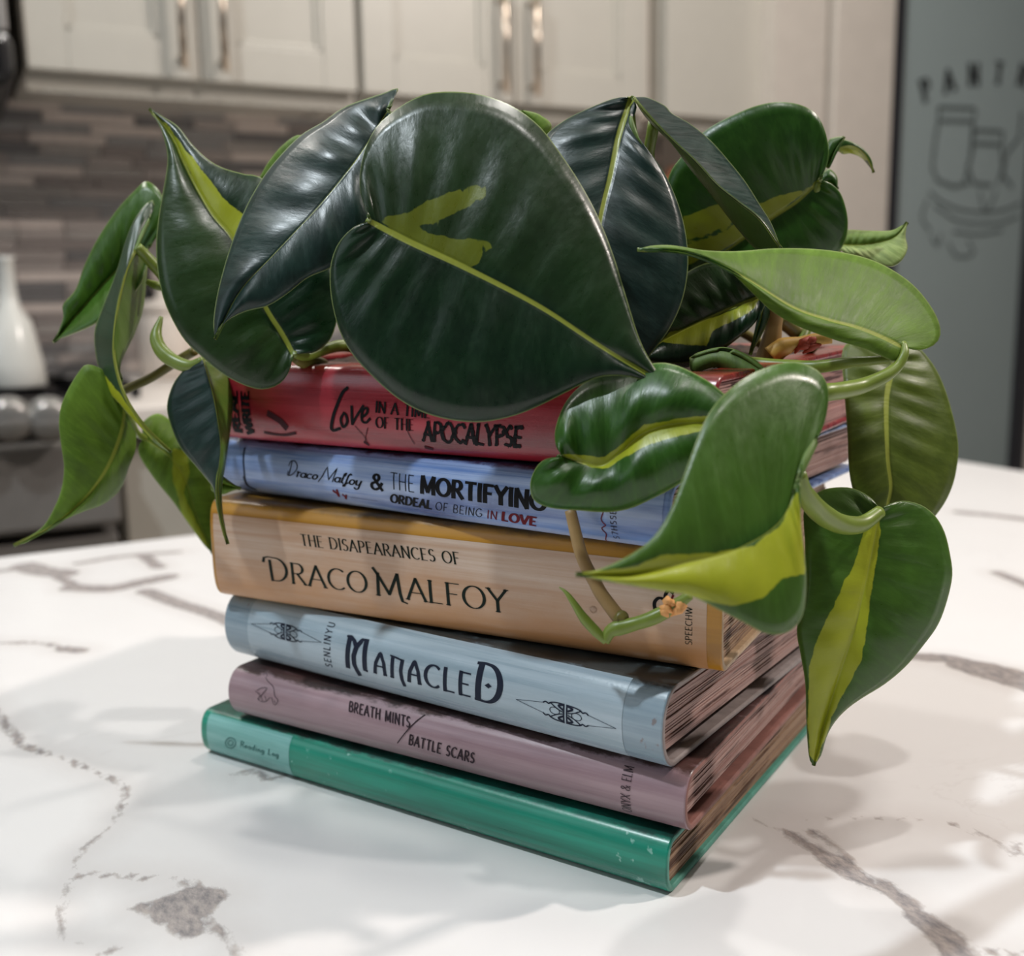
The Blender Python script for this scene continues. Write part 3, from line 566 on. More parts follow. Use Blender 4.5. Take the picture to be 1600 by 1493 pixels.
# decal on the pantry door
def door_pt(px, py, off=.0012):
    a, z = ac(px, py, CD); return (a, CD-off, z)
def door_ink(strokes, width, mat, name, smooth=True):
    V, Fc = [], []
    for st in strokes:
        P = np.array([(lambda q: (q[0], q[2]))(door_pt(*p)) for p in st])
        if smooth and len(P) > 2: P = catmull(P, 6*len(P))
        ribbon(P, lambda t: width, V, Fc, seg=.02)
    V = np.array(V); return mesh_obj(name, [(a, CD-.0012, z) for a, z in V], Fc, mat, pane)
M_dec = plain('charcoal_decal', (14, 15, 15), .6); M_etch = plain('etched_line', (80, 89, 88), .7)
for ch, cx, cy, ang in (('P', 1446, 140, 24), ('A', 1482, 126, 15), ('N', 1521, 117, 5), ('T', 1560, 114, -4), ('R', 1598, 118, -12)):
    V, Fc, wd = layout([ch], thick=.27, thin=.13, serif=.14, track=0); a0_, z0_ = ac(cx, cy, CD); ca_, sa_ = math.cos(math.radians(ang)), math.sin(math.radians(ang)); Q = (V-[wd/2, .5])*.042
    if a0_+.03 > d1 : pass
    mesh_obj('letter', [(a0_+x*ca_-y*sa_, CD-.0014, z0_+x*sa_+y*ca_) for x, y in Q], Fc, M_dec, pane)
door_ink([[(1467, 168), (1523, 170), (1521, 190), (1466, 188), (1467, 168)], [(1466, 190), (1461, 215), (1456, 262), (1464, 282), (1490, 292), (1512, 286)], [(1520, 192), (1517, 240), (1508, 280)],
          [(1521, 204), (1566, 206), (1565, 226), (1520, 224), (1521, 204)], [(1520, 228), (1512, 262), (1520, 286), (1548, 290)], [(1564, 228), (1566, 262), (1560, 285)],
          [(1596, 176), (1592, 215), (1572, 240), (1566, 272), (1580, 292)]], .009, M_etch, 'jar_drawing', False)
door_ink([[(1452, 300), (1475, 318), (1512, 330), (1560, 330), (1594, 318)], [(1448, 312), (1440, 340), (1452, 360)], [(1460, 322), (1500, 346), (1560, 348), (1590, 338)], [(1490, 362), (1530, 366), (1565, 360)], [(1530, 300), (1540, 330), (1556, 300)],
          [(1455, 370), (1464, 384), (1470, 366)], [(1482, 380), (1494, 400), (1520, 396), (1512, 376)]], .006, M_etch, 'leaf_drawing')

# ------------------------------------------------------------------ island worktop with its veins
P0, P1 = on_z(0, 871, 0), on_z(1600, 684, 0); dI = (P1-P0)/np.linalg.norm(P1-P0); thI = math.atan2(dI[1], dI[0]); nI = np.array([-dI[1], dI[0], 0]); cI = P0@nI
VE = [ # (half width mm, pixels)
 (2.2, [(0, 1118), (17, 1142), (35, 1164), (66, 1175)]), (1.3, [(66, 1175), (100, 1185), (127, 1196), (166, 1212), (192, 1229), (190, 1255), (184, 1277)]), (.7, [(184, 1277), (166, 1295), (131, 1325), (116, 1352)]),
 (1.6, [(0, 1118), (-40, 1080), (-90, 1060)]), (1.2, [(192, 1229), (196, 1250), (180, 1280)]),
 (5, [(40, 884), (66, 892), (100, 896)]), (2.0, [(0, 892), (52, 888), (100, 906), (122, 919)]), (4, [(112, 918), (175, 919), (218, 910), (262, 901)]), (3, [(227, 923), (271, 940), (315, 954), (350, 967), (400, 990)]), (2.5, [(225, 868), (240, 880), (250, 886)]), (2, [(120, 880), (200, 868), (280, 862)]),
 (1.1, [(-20, 1002), (0, 1004), (66, 1005), (100, 1013)]), (2.2, [(96, 1013), (127, 1016)]),
 (1.4, [(114, 1369), (175, 1367), (227, 1371), (284, 1376), (324, 1395), (338, 1408), (322, 1430), (340, 1450), (363, 1470), (372, 1500)]), (.8, [(114, 1369), (98, 1408), (96, 1443), (109, 1465), (136, 1472)]), (1, [(160, 1490), (180, 1480)]),
 (2.0, [(216, 1417), (240, 1420)]), (5.0, [(262, 1425), (290, 1420), (312, 1408)]), (4.5, [(262, 1412), (300, 1402), (330, 1402)]), (4, [(290, 1436), (300, 1450)]), (4, [(290, 1444), (302, 1428), (320, 1412)]),
 (1.8, [(367, 1210), (394, 1204), (420, 1216), (455, 1212), (500, 1222)]),
 (1.0, [(1167, 1278), (1197, 1287), (1232, 1302)]), (2.2, [(1232, 1302), (1267, 1324), (1302, 1346)]), (3.6, [(1302, 1346), (1337, 1367), (1381, 1385)]), (2.8, [(1381, 1385), (1416, 1411), (1442, 1437)]), (4.2, [(1442, 1437), (1477, 1464), (1500, 1500)]), (1.6, [(1270, 1300), (1310, 1330), (1345, 1370)]),
 (.5, [(1206, 1271), (1272, 1278), (1359, 1278), (1425, 1278)]), (1.1, [(1425, 1278), (1490, 1287), (1534, 1304), (1565, 1319), (1591, 1317), (1640, 1322)]), (1, [(1574, 1332), (1610, 1336)]),
 (3, [(1420, 1024), (1434, 1026), (1482, 1028), (1521, 1037), (1565, 1046), (1620, 1062)]), (2, [(1490, 1040), (1556, 1061), (1620, 1080)]), (2.5, [(1555, 1052), (1600, 1070)]), (3, [(1500, 800), (1560, 806), (1610, 812)]), (2.5, [(1560, 895), (1610, 916)]), (1.4, [(1525, 1484), (1610, 1492)]),
]
dxI = .004; na, nc = 430, 250
A_, C_ = np.meshgrid(np.linspace(-.75, 1.0, na), np.linspace(-.15, cI-.0, nc))
GP = np.stack([A_*dI[0]+C_*nI[0], A_*dI[1]+C_*nI[1]], -1)
val = np.full(A_.shape, -1.)
wob = RNG.randn(64, 4)
def wobble(p, k):
    out = 0
    for i in range(6): out = out+math.sin(p[0]*(25+k*31+i*37)+i)*math.cos(p[1]*(30+i*41)+k)*.0012/(1+i*.4)
    return out
for wd, pts in VE:
    wd = wd*1.3*(1.7 if pts[0][1] < 1080 else 1.)
    Q = catmull([on_z(*p, 0)[:2] for p in pts], 6*len(pts))
    for a, b in zip(Q[:-1], Q[1:]):
        d = b-a; t = np.clip(((GP-a)@d)/(d@d+1e-12), 0, 1); dist = np.linalg.norm(GP-a-t[..., None]*d, axis=-1)
        val = np.maximum(val, wd*.001-dist)
V = [(x, y, 0) for x, y in zip(A_.ravel(), C_.ravel())]
Fc = [(j*na+i, j*na+i+1, (j+1)*na+i+1, (j+1)*na+i) for j in range(nc-1) for i in range(na-1)]
k = len(V); c0, c1, a0, a1, th_ = -.15, float(C_.max()), -.75, 1.0, -.035
V += [(a0, c0, th_), (a1, c0, th_), (a1, c1, th_), (a0, c1, th_)]
Fc += [(k+3, k+2, k+1, k)]
Fc += [tuple([k, k+1]+[i for i in range(na-1, -1, -1)]), tuple([k+2, k+3]+[(nc-1)*na+i for i in range(na)]),
       tuple([k+1, k+2]+[j*na+na-1 for j in range(nc-1, -1, -1)]), tuple([k+3, k]+[j*na for j in range(nc)])]
n = NT('veined_quartz'); oc = n.obj(); v = n.attr('vein')
n1 = n.noise(oc, 60, 5, .65); n2 = n.noise(n.obj((1, .45, 1), (0, 0, .5)), 330, 4, .7); n3 = n.noise(oc, 9, 3)
e = n.math('ADD', v, n.math('MULTIPLY', n.math('SUBTRACT', n1, .5), .0065)); e = n.math('ADD', e, n.math('MULTIPLY', n.math('SUBTRACT', n2, .5), .0055))
core = n.rng(e, -.0007, .0012); halo = n.math('MULTIPLY', n.rng(e, -.014, .002), .3)
tint = n.mix(n.rng(n2, .35, .65), lin((104, 100, 104)), lin((168, 158, 152)))
basec = n.mix(n3, lin((216, 214, 213)), lin((223, 222, 221)))
# faint natural clouding and hair veins of the slab
rd = n.math('ABSOLUTE', n.math('SUBTRACT', n.noise(oc, 5, 6, .6, 1.2), .5)); hair = n.math('MULTIPLY', n.rng(rd, .006, 0), n.rng(n.noise(oc, 3, 2), .55, .7, 0, .35))
basec = n.mix(hair, basec, lin((186, 180, 178))); basec = n.mix(halo, basec, lin((190, 182, 178)))
n.set(Base_Color=n.mix(n.math('MULTIPLY', core, .85), basec, tint), Roughness=.26)
n.b.inputs['Specular IOR Level'].default_value = .45
isl = mesh_obj('worktop', V, Fc, n.m, None, False, None, {'vein': np.r_[val.ravel(), [-1]*4]})
isl.rotation_euler = (0, 0, thI); tag(isl, 'white quartz island worktop with grey veins under the book stack', 'worktop')
ib = MB().box((-.74, -.14, -.92), (.99, c1-.03, -.0355)).build('kitchen_island', M_cab); ib.rotation_euler = (0, 0, thI); tag(ib, 'white kitchen island body carrying the veined worktop', 'island')

# ------------------------------------------------------------------ soil in the top book
bk = B_red; nx, ny = 90, 70; gx, gy = np.meshgrid(np.linspace(.014, bk.len-.014, nx), np.linspace(bk.b+.0135, bk.W-.0135, ny))
u = (gx-gx.min())/np.ptp(gx); v = (gy-gy.min())/np.ptp(gy); hz = bk.T-.005+.010*np.sin(u*PI)**.6*np.sin(v*PI)**.6
for i in range(5): hz = hz+.0016/(1+i)*np.sin(gx*(130+i*170)+i*2)*np.cos(gy*(150+i*140)+i)
hz = hz+RNG.rand(*hz.shape)*.0016; hz[0, :] = hz[-1, :] = hz[:, 0] = hz[:, -1] = bk.T-.006
V = [(a, b_, c) for a, b_, c in zip(gx.ravel(), gy.ravel(), hz.ravel())]; Fc = [(j*nx+i, j*nx+i+1, (j+1)*nx+i+1, (j+1)*nx+i) for j in range(ny-1) for i in range(nx-1)]
n = NT('potting_soil'); f = n.noise(n.obj(), 300, 5, .7); n.set(Base_Color=n.mix(n.rng(f, .35, .7), lin((24, 17, 13)), lin((74, 54, 40))), Roughness=.95); n.bump(f, .8, .001)
so = mesh_obj('potting_soil', [tuple(bk.O+bk.X*a+bk.Y*b_+UZ*c) for a, b_, c in V], Fc, n.m, None, True); sm = so.modifiers.new('s', 'SOLIDIFY'); sm.thickness = .006; sm.offset = -1
tag(so, 'dark potting soil filling the hollow of the crimson top book', 'soil', kind='stuff')
ZS = bk.z0+bk.T                             # soil level

# ------------------------------------------------------------------ leaf materials
def leaf_mat(name, dark, mid, lime=(150, 158, 38), rough=.34, vein=.35, trans=.12, spec=.42):
    n = NT(name); v = n.attr('vn'); du = n.attr('dist'); rw = n.attr('ribw'); lm = n.attr('lime'); ti = n.attr('tint'); oc = n.obj()
    nz = n.noise(oc, 45, 4, .6); nf = n.noise(oc, 300, 1, .4)
    cx = n.new('ShaderNodeCombineXYZ'); n.put(cx, '0', n.math('MULTIPLY', v, 1.)); n.put(cx, '1', n.math('MULTIPLY', du, 3.)); sk = n.noise(cx.outputs[0], 55, 4, .62); sk2 = n.noise(cx.outputs[0], 14, 3, .5, .4)
    c = n.mix(n.rng(nz, .3, .7), lin(dark), lin(mid)); c = n.mix(n.math('MULTIPLY', n.rng(sk, .45, .75), vein), c, lin([min(255, x*1.2+6) for x in mid])); c = n.mix(n.math('MULTIPLY', n.rng(sk2, .45, .7), .3), c, lin([x*.6 for x in dark]))
    c = n.mix(n.math('MULTIPLY', ti, .85), c, lin((96, 126, 44)))
    L = n.rng(n.math('ADD', lm, n.math('MULTIPLY', n.math('SUBTRACT', n.noise(n.obj((1, 1, 1)), 120, 4, .6), .5), .9)), -.06, .06)
    lc = n.mix(n.rng(nz, .3, .7), lin(lime), lin([min(255, x*1.12) for x in lime])); c = n.mix(n.math('MULTIPLY', L, n.attr('ls')), c, lc)
    c = n.mix(n.math('MULTIPLY', n.rng(n.attr('edge'), .00055, .0001), .6), c, lin((140, 156, 96)))
    rib = n.rng(n.math('SUBTRACT', rw, du), -.00012, .00025); c = n.mix(n.math('MULTIPLY', rib, .8), c, lin((158, 166, 66)))
    n.set(Base_Color=c, Roughness=n.rng(sk, .3, .7, rough-.05, rough+.09)); n.b.inputs['Specular IOR Level'].default_value = spec
    hgt = n.math('ADD', n.math('MULTIPLY', sk, .9), n.math('MULTIPLY', nf, .1)); hgt = n.math('ADD', hgt, n.math('MULTIPLY', n.rng(n.math('SUBTRACT', rw, du), -.0008, .0004), -1.2)); n.bump(hgt, .35, .0004)
    tr = n.new('ShaderNodeBsdfTranslucent'); n.L.new(c, tr.inputs[0]); mx = n.new('ShaderNodeMixShader'); mx.inputs[0].default_value = trans
    n.L.new(n.b.outputs[0], mx.inputs[1]); n.L.new(tr.outputs[0], mx.inputs[2]); n.L.new(mx.outputs[0], n.out.inputs[0]); return n.m
LM = dict(
 dark=leaf_mat('leaf_dark', (10, 34, 20), (16, 46, 22), rough=.30, trans=.05),
 teal=leaf_mat('leaf_blue_green', (18, 38, 34), (26, 52, 46), rough=.33, trans=.05),
 green=leaf_mat('leaf_green', (30, 68, 16), (52, 94, 26), rough=.32, trans=.12),
 olive=leaf_mat('leaf_olive', (62, 80, 14), (86, 102, 26), rough=.42, trans=.15, lime=(140, 140, 40)),
 light=leaf_mat('leaf_light', (80, 110, 30), (100, 132, 42), rough=.5, trans=.2, spec=.2),
 pale=leaf_mat('leaf_pale', (140, 164, 88), (176, 190, 128), rough=.5, trans=.25, spec=.2),
 under=leaf_mat('leaf_underside', (84, 112, 46), (100, 128, 56), rough=.5, trans=.2, vein=.2),
)
RIM = plain('leaf_rim', (132, 148, 92), .4); STEM = plain('petiole_green', (110, 128, 48), .38, vary=.08); STEMD = plain('petiole_olive', (104, 96, 40), .45, vary=.1)
STEMT = plain('vine_tan', (150, 122, 78), .5, vary=.12, scale=120); RUST = plain('dry_sheath_rust', (206, 148, 88), .6, vary=.2, scale=150); REDB = plain('dry_sheath_red', (150, 52, 30), .6, vary=.2, scale=150)

pc = at(760, 560, .43)
plant = empty('heartleaf_philodendron', (float(STK[0]), float(STK[1]), float(ZS-.002))); tag(plant, 'variegated heartleaf philodendron growing from the hollow crimson book, leaves trailing over the stack', 'plant')
PO = np.array(plant.location)

def inside(P, poly):
    x, y = P[..., 0], P[..., 1]; r = np.zeros(x.shape, bool); n_ = len(poly)
    for i in range(n_):
        (x1, y1), (x2, y2) = poly[i], poly[i-1]
        c = ((y1 > y) != (y2 > y)) & (x < (x2-x1)*(y-y1)/((y2-y1) if y2 != y1 else 1e-9)+x1); r ^= c
    return r
def sdist(P, poly):
    d = np.full(P.shape[:-1], 1e9); Q = np.array(poly, float)
    for a, b in zip(Q, np.roll(Q, -1, 0)):
        e = b-a; t = np.clip(((P-a)@e)/(e@e+1e-9), 0, 1); d = np.minimum(d, np.linalg.norm(P-a-t[..., None]*e, axis=-1))
    return np.where(inside(P, poly), d, -d)

def leaf(mid, A, B, db, dt, dA=0., dB=0., bow=0., fold=0., mat='green', patches=(), rib=.0006, ripple=.0008, bulge=.002, tA=0., tB=0., back='under', ed=None, lobe=1.6, curlA=0., curlB=0., waves=7., label=None, dfun=None, ls=1.):
    """a leaf blade: midrib from the petiole joint to the tip, and its two margins"""
    NV, NU = 60, 13
    base, tip = np.array(mid[0], float), np.array(mid[-1], float); ax = tip-base; AL = ax@ax; perp = np.array([-ax[1], ax[0]])/math.sqrt(AL)
    m = catmull(mid, 240); s = np.linspace(0, 1, NV)
    def prof(E):
        e = catmull([base]+list(E)+[tip], 240); t = np.linspace(0, 1, 240)
        return np.stack([np.interp(s, t, e[:, k]) for k in (0, 1)], 1)
    tm_ = np.linspace(0, 1, 240); sm_ = s**lobe
    M2 = np.stack([np.interp(sm_, tm_, m[:, k]) for k in (0, 1)], 1)
    rows = []; lat_all = []
    for side, E, dd, curl in ((-1, A, dA, curlA), (1, B, dB, curlB)):
        e2 = prof(E); mx = max(1e-6, np.abs((e2-M2)@perp).max())
        us = np.linspace(0, 1, NU)**1.5
        for u_ in (us[::-1] if side < 0 else us[1:]):
            p = M2*(1-u_)+e2*u_; tau = ((p-base)@ax)/AL; lat = np.abs((e2-M2)@perp)/mx*u_
            d = db+(dt-db)*np.clip(tau, -.4, 1.05)+dd*lat+bow*4*np.clip(tau, -.2, 1)*(1-tau)+fold*(1-u_)**2*np.sin(PI*np.clip(s, 0, 1))**.5
            d = d - bulge*math.sin(PI*u_)*np.sin(PI*s)**.6 + curl*lat**3
            d = d + ripple*math.sin(PI*min(1, u_*1.15))*np.sin(waves*2*PI*s**.8+side)*np.sin(waves*3.1*s+1.3*side)*np.clip(1.25-s, 0, 1)
            if dfun: d = d+dfun(p, s, u_*side)
            rows.append((p, d, s, np.full(NV, u_*side), np.linalg.norm((p-M2), axis=1), np.linalg.norm(e2-M2, axis=1)*(1-u_)+2.*(s > .97)+.0))
    PX = np.array([r[0] for r in rows]); D = np.array([r[1] for r in rows]); U = np.array([r[3] for r in rows]); SV = np.array([r[2] for r in rows]); DI = np.array([r[4] for r in rows]); ED = np.array([r[5] for r in rows])
    W_ = EYE+D[..., None]*(fw+rt*((PX[..., :1]-800)/F)-up*((PX[..., 1:]-746.5)/F)); W_ = W_-PO
    nr = len(rows); lime = np.full(D.shape, -1.)
    for poly in patches: lime = np.maximum(lime, np.clip(sdist(PX, poly)/14., -1, 1))
    tint = np.where(U < 0, tA, tB)*np.clip(np.abs(U)*8, 0, 1)
    V = W_.reshape(-1, 3); Fc = [(i*NV+j, (i+1)*NV+j, (i+1)*NV+j+1, i*NV+j+1) for i in range(nr-1) for j in range(NV-1)]
    # make the drawn side face the viewer
    a, b_, c = W_[nr//3, NV//2], W_[nr//3+1, NV//2], W_[nr//3, NV//2+1]
    if np.cross(b_-a, c-a)@(EYE-PO-a) < 0: Fc = [f[::-1] for f in Fc]
    o = mesh_obj('leaf', V, Fc, [LM[mat], LM[back], RIM], plant, True, None, dict(vn=SV.ravel(), dist=(DI*D/F).ravel(), ribw=(rib*(1.25-.65*SV)*(SV < .995)).ravel(), edge=(ED*D/F).ravel(), ls=np.full(D.size, ls), lime=lime.ravel(), tint=tint.ravel()))
    sd = o.modifiers.new('thickness', 'SOLIDIFY'); sd.thickness = .0007; sd.offset = -1; sd.material_offset = 1; sd.material_offset_rim = 2
    if label: o['label'] = label
    return o
def stalk(pts, rad, mat, name='petiole', n=14, world=False):
    P = [np.array(p) if world else at(*p) for p in pts]; P = catmull(np.array(P), 6*len(P)); R = np.interp(np.linspace(0, 1, len(P)), np.linspace(0, 1, len(rad)), rad) if hasattr(rad, '__len__') else rad
    return MB().tube([tuple(p-PO) for p in P], R, n).build(name, mat, plant, True)

# 1 the big front leaf
leaf([(578, 345), (641, 378), (729, 419), (842, 478), (942, 543), (1048, 606)],
     [(570, 325), (562, 293), (566, 249), (584, 204), (617, 172), (661, 148), (705, 143), (753, 148), (801, 166), (842, 196), (874, 237), (906, 285), (934, 337), (958, 397), (978, 462), (998, 526), (1018, 566)],
     [(552, 355), (528, 381), (516, 417), (517, 462), (528, 510), (548, 550), (580, 586), (621, 622), (661, 644), (705, 656), (753, 659), (801, 650), (842, 634), (882, 614), (914, 598), (942, 588), (978, 588), (1010, 596)],
     .352, .338, .012, .006, -.004, fold=.003, mat='dark', rib=.0010, ripple=.0016, waves=7, tA=.06,
     patches=[[(590, 342), (640, 330), (700, 300), (762, 283), (770, 298), (735, 320), (690, 345), (655, 352), (660, 364), (720, 374), (735, 372), (760, 378), (784, 383), (752, 396), (748, 412), (735, 418), (700, 404), (650, 382), (612, 360)]], ls=.32, label='large dark green leaf with a small lime fleck')
# 2 blue-green leaf falling to the left
leaf([(606, 172), (560, 245), (500, 320), (430, 395), (375, 455), (336, 530)],
     [(622, 138), (600, 145), (540, 166), (505, 190), (470, 211), (435, 246), (408, 281), (383, 326), (362, 379), (348, 424), (338, 466), (333, 505)],
     [(625, 200), (622, 260), (600, 330), (560, 390), (516, 419), (481, 434), (449, 459), (418, 478), (383, 487), (352, 504)],
     .392, .378, .02, .004, -.008, fold=.004, mat='teal', ripple=.0022, waves=5, rib=.0002, label='blue-green ribbed leaf')
# 3 upright leaf with lime stripe
leaf([(458, 553), (440, 520), (415, 480), (388, 420), (362, 370), (334, 337), (307, 292), (286, 250), (268, 211), (233, 169)],
     [(452, 580), (436, 600), (411, 608), (383, 602), (348, 584), (314, 556), (289, 532), (268, 497), (254, 462), (246, 421), (244, 379), (248, 337), (254, 302), (260, 267), (261, 239), (251, 201)],
     [(475, 552), (495, 549), (519, 525), (530, 470), (520, 400), (480, 330), (411, 279), (383, 272), (348, 262), (324, 248), (300, 225), (279, 198), (258, 184)],
     .412, .436, .0, .012, -.012, fold=.006, mat='dark', tA=.12, ripple=.001, rib=.0009, patches=[[(240, 176), (258, 192), (286, 229), (303, 246), (324, 278), (348, 306), (369, 326), (385, 338), (400, 400), (385, 410), (362, 370), (334, 337), (307, 292), (286, 250), (268, 211)]], label='upright dark leaf with a lime stripe')
# 4 far-left leaf
leaf([(230, 388), (205, 400), (165, 440), (125, 485), (84, 534)],
     [(244, 372), (256, 340), (253, 305), (230, 283), (209, 299), (181, 330), (153, 372), (132, 414), (118, 452), (98, 476), (99, 494), (91, 518)],
     [(228, 420), (210, 455), (171, 478), (153, 501), (132, 513), (98, 527)], .455, .45, .004, -.01, 0, fold=.005, mat='green', tA=.2, tB=.3, rib=.0002)
# 5 twisted narrow leaf
leaf([(212, 388), (195, 430), (182, 490), (178, 550), (192, 610), (222, 660), (268, 706)],
     [(226, 355), (241, 325), (238, 312), (225, 322), (209, 344), (195, 379), (185, 414), (172, 450), (158, 485), (148, 515), (148, 544), (155, 578), (169, 611), (186, 630), (205, 652), (240, 688)],
     [(222, 396), (230, 412), (228, 448), (223, 487), (209, 525), (192, 560), (188, 585), (199, 620), (216, 652), (240, 686)], .438, .43, .012, .02, 0, fold=-.006, mat='teal', tB=.8, tA=.15, rib=.0005, patches=[[(155, 578), (175, 600), (205, 640), (240, 686), (215, 668), (180, 635), (160, 600)]])
# 6 low light-green leaf
leaf([(194, 636), (190, 675), (169, 729), (135, 777), (84, 821), (21, 852)],
     [(182, 605), (165, 580), (138, 569), (125, 578), (108, 605), (96, 632), (92, 662), (96, 699), (100, 730), (96, 763), (86, 790), (68, 821), (41, 841)],
     [(204, 645), (212, 672), (212, 702), (202, 729), (189, 763), (162, 787), (128, 800), (91, 817), (44, 846)], .44, .452, -.006, .022, -.006, fold=.002, mat='light', rib=.0011, tB=-.0, label='light green leaf with a long tip')
# 7 leaf behind, left of the stack
leaf([(225, 684), (262, 710), (290, 750), (305, 800), (333, 865)],
     [(216, 698), (220, 716), (243, 750), (270, 783), (294, 817), (318, 850)],
     [(222, 662), (240, 647), (258, 650), (290, 680), (325, 730), (352, 790), (348, 835)], .472, .485, 0, .012, 0, fold=.002, mat='light', tA=.2, rib=.0002, ls=.6, patches=[[(270, 700), (294, 705), (296, 740), (287, 770), (300, 804), (330, 858), (318, 850), (287, 810), (272, 757)]])
leaf([(332, 742), (350, 756), (376, 763)], [(345, 742), (360, 752)], [(330, 765), (348, 772), (362, 767)], .436, .432, 0, 0, mat='light', rib=.0002, ripple=0)
# 8 dark folded leaf hanging at the stack's left corner
leaf([(318, 562), (332, 611), (341, 659), (345, 700), (339, 760), (345, 810), (356, 850)],
     [(304, 566), (287, 578), (270, 601), (261, 632), (265, 659), (280, 696), (304, 726), (324, 750), (334, 766), (340, 800)],
     [(340, 572), (362, 592), (364, 635), (359, 682), (352, 729), (347, 762), (348, 797), (353, 828)], .424, .418, .006, .024, 0, fold=-.004, mat='teal', tB=.9, rib=.0003, label='dark folded hanging leaf')
# 9 sliver behind
leaf([(500, 262), (450, 272), (402, 282)], [(490, 222), (466, 211), (440, 228), (420, 252), (408, 272)], [(500, 300), (460, 310), (420, 295)], .44, .445, 0, 0, mat='light', rib=.0002)
# 10 dark upright leaf right of the big one
leaf([(988, 152), (968, 208), (954, 273), (938, 341), (930, 420), (945, 520), (968, 608)],
     [(962, 153), (922, 168), (882, 188), (850, 215), (825, 270), (818, 350), (845, 440), (890, 530), (940, 590)],
     [(995, 165), (991, 182), (985, 196), (998, 220), (1018, 241), (1042, 277), (1062, 325), (1073, 373), (1075, 421), (1066, 470), (1046, 514), (1018, 552), (992, 586)], .385, .366, .012, .006, -.01, fold=.005, mat='teal', rib=.0011, ripple=.0012, tA=.0, label='dark upright leaf with yellow midrib')
# 11 narrow leaf arching right
leaf([(989, 152), (1018, 186), (1050, 218), (1085, 250), (1119, 287), (1154, 315), (1189, 343), (1221, 389)],
     [(1011, 152), (1039, 165), (1050, 177), (1078, 193), (1109, 218), (1137, 249), (1165, 284), (1189, 322), (1206, 350)],
     [(1003, 176), (1020, 196), (1050, 226), (1075, 260), (1095, 285), (1119, 315), (1154, 360), (1182, 390), (1205, 394)], .385, .372, .02, .014, 0, fold=-.004, mat='teal', tB=.5, rib=.0002, ripple=.0004)
# 12 large right leaf with lime bands
leaf([(1280, 282), (1245, 315), (1203, 343), (1140, 388), (1075, 428)],
     [(1290, 263), (1295, 238), (1290, 207), (1276, 179), (1252, 164), (1217, 159), (1182, 165), (1147, 179), (1112, 197), (1088, 216), (1064, 245), (1046, 273), (1035, 330), (1045, 395)],
     [(1294, 284), (1311, 298), (1321, 322), (1325, 350), (1320, 378), (1300, 402), (1250, 422), (1180, 436), (1110, 440)], .41, .425, -.006, .01, 0, fold=.004, mat='green', rib=.0007, patches=[[(1280, 282), (1203, 345), (1119, 397), (1070, 415), (1066, 385), (1120, 368), (1161, 348), (1185, 318), (1215, 306), (1252, 298)], [(1066, 340), (1119, 318), (1150, 322), (1140, 352), (1100, 366), (1066, 378)]], ls=.8, label='round green leaf with lime bands')
# 13 lower centre-right leaf with yellow band
leaf([(1197, 460), (1150, 478), (1100, 500), (1036, 532), (1000, 560)],
     [(1190, 430), (1150, 412), (1100, 412), (1055, 440), (1028, 480), (1008, 525)],
     [(1195, 478), (1179, 505), (1154, 528), (1119, 552), (1075, 566), (1030, 566)], .40, .39, .004, .0, 0, fold=.004, mat='dark', ls=.65, tA=.1, rib=.0006, patches=[[(1187, 462), (1140, 485), (1090, 505), (1050, 518), (1034, 532), (1082, 541), (1104, 540), (1112, 518), (1150, 500), (1180, 480)]])
# 14 small leaves at upper right
leaf([(1293, 262), (1303, 240), (1319, 213)], [(1290, 240), (1295, 219), (1307, 214)], [(1300, 255), (1309, 235), (1316, 222)], .42, .42, 0, 0, mat='green', rib=.0002, ripple=0)
leaf([(1309, 236), (1330, 229), (1350, 241), (1365, 270)], [(1316, 220), (1328, 220), (1349, 232), (1362, 250)], [(1318, 241), (1330, 240), (1346, 247), (1357, 259)], .425, .43, 0, .006, mat='green', rib=.0012, ripple=0, bulge=.0005, patches=[[(1312, 232), (1340, 233), (1358, 250), (1350, 252), (1335, 241), (1318, 240)]])
leaf([(1285, 290), (1298, 285), (1309, 296)], [(1285, 272), (1296, 264), (1308, 276)], [(1290, 300), (1300, 302)], .425, .425, 0, 0, mat='green', rib=.0002, ripple=0)
# 15 pale leaf at the right
leaf([(1310, 382), (1350, 382), (1395, 372), (1418, 347)], [(1316, 366), (1325, 359), (1356, 360), (1391, 360), (1409, 352)], [(1316, 393), (1328, 398), (1363, 409), (1391, 416), (1409, 406), (1418, 388), (1415, 368)], .43, .42, .004, -.008, mat='pale', tA=.9, rib=.0004, ripple=.0006, label='pale leaf against the pantry door')
# 16 large light underside leaf, right
leaf([(1410, 540), (1346, 514), (1294, 500), (1238, 480), (1160, 432), (1080, 396), (996, 390)],
     [(1424, 546), (1443, 546), (1463, 536), (1470, 517), (1461, 489), (1436, 454), (1405, 428), (1363, 406), (1311, 393), (1259, 388), (1206, 388), (1154, 392), (1102, 391), (1050, 383), (1015, 384)],
     [(1406, 556), (1398, 564), (1370, 553), (1346, 543), (1311, 533), (1276, 521), (1241, 507), (1206, 486), (1179, 461), (1147, 430), (1119, 413), (1085, 399), (1032, 391)], .362, .345, .03, -.002, -.006, mat='light', back='green', rib=.0008, ripple=.0006, waves=4, label='light green leaf seen from below, tip pointing left')
# 17 olive leaf hanging behind right side
leaf([(1404, 548), (1391, 590), (1385, 631), (1387, 713), (1392, 759), (1386, 800), (1395, 862)],
     [(1380, 536), (1345, 530), (1317, 545), (1319, 608), (1324, 677), (1328, 745), (1345, 800), (1370, 840)],
     [(1425, 538), (1442, 549), (1465, 581), (1483, 627), (1497, 690), (1494, 736), (1483, 772), (1463, 804), (1430, 838)], .43, .415, 0, .01, -.008, mat='olive', rib=.0011, ripple=.0012, label='olive leaf hanging at the right')
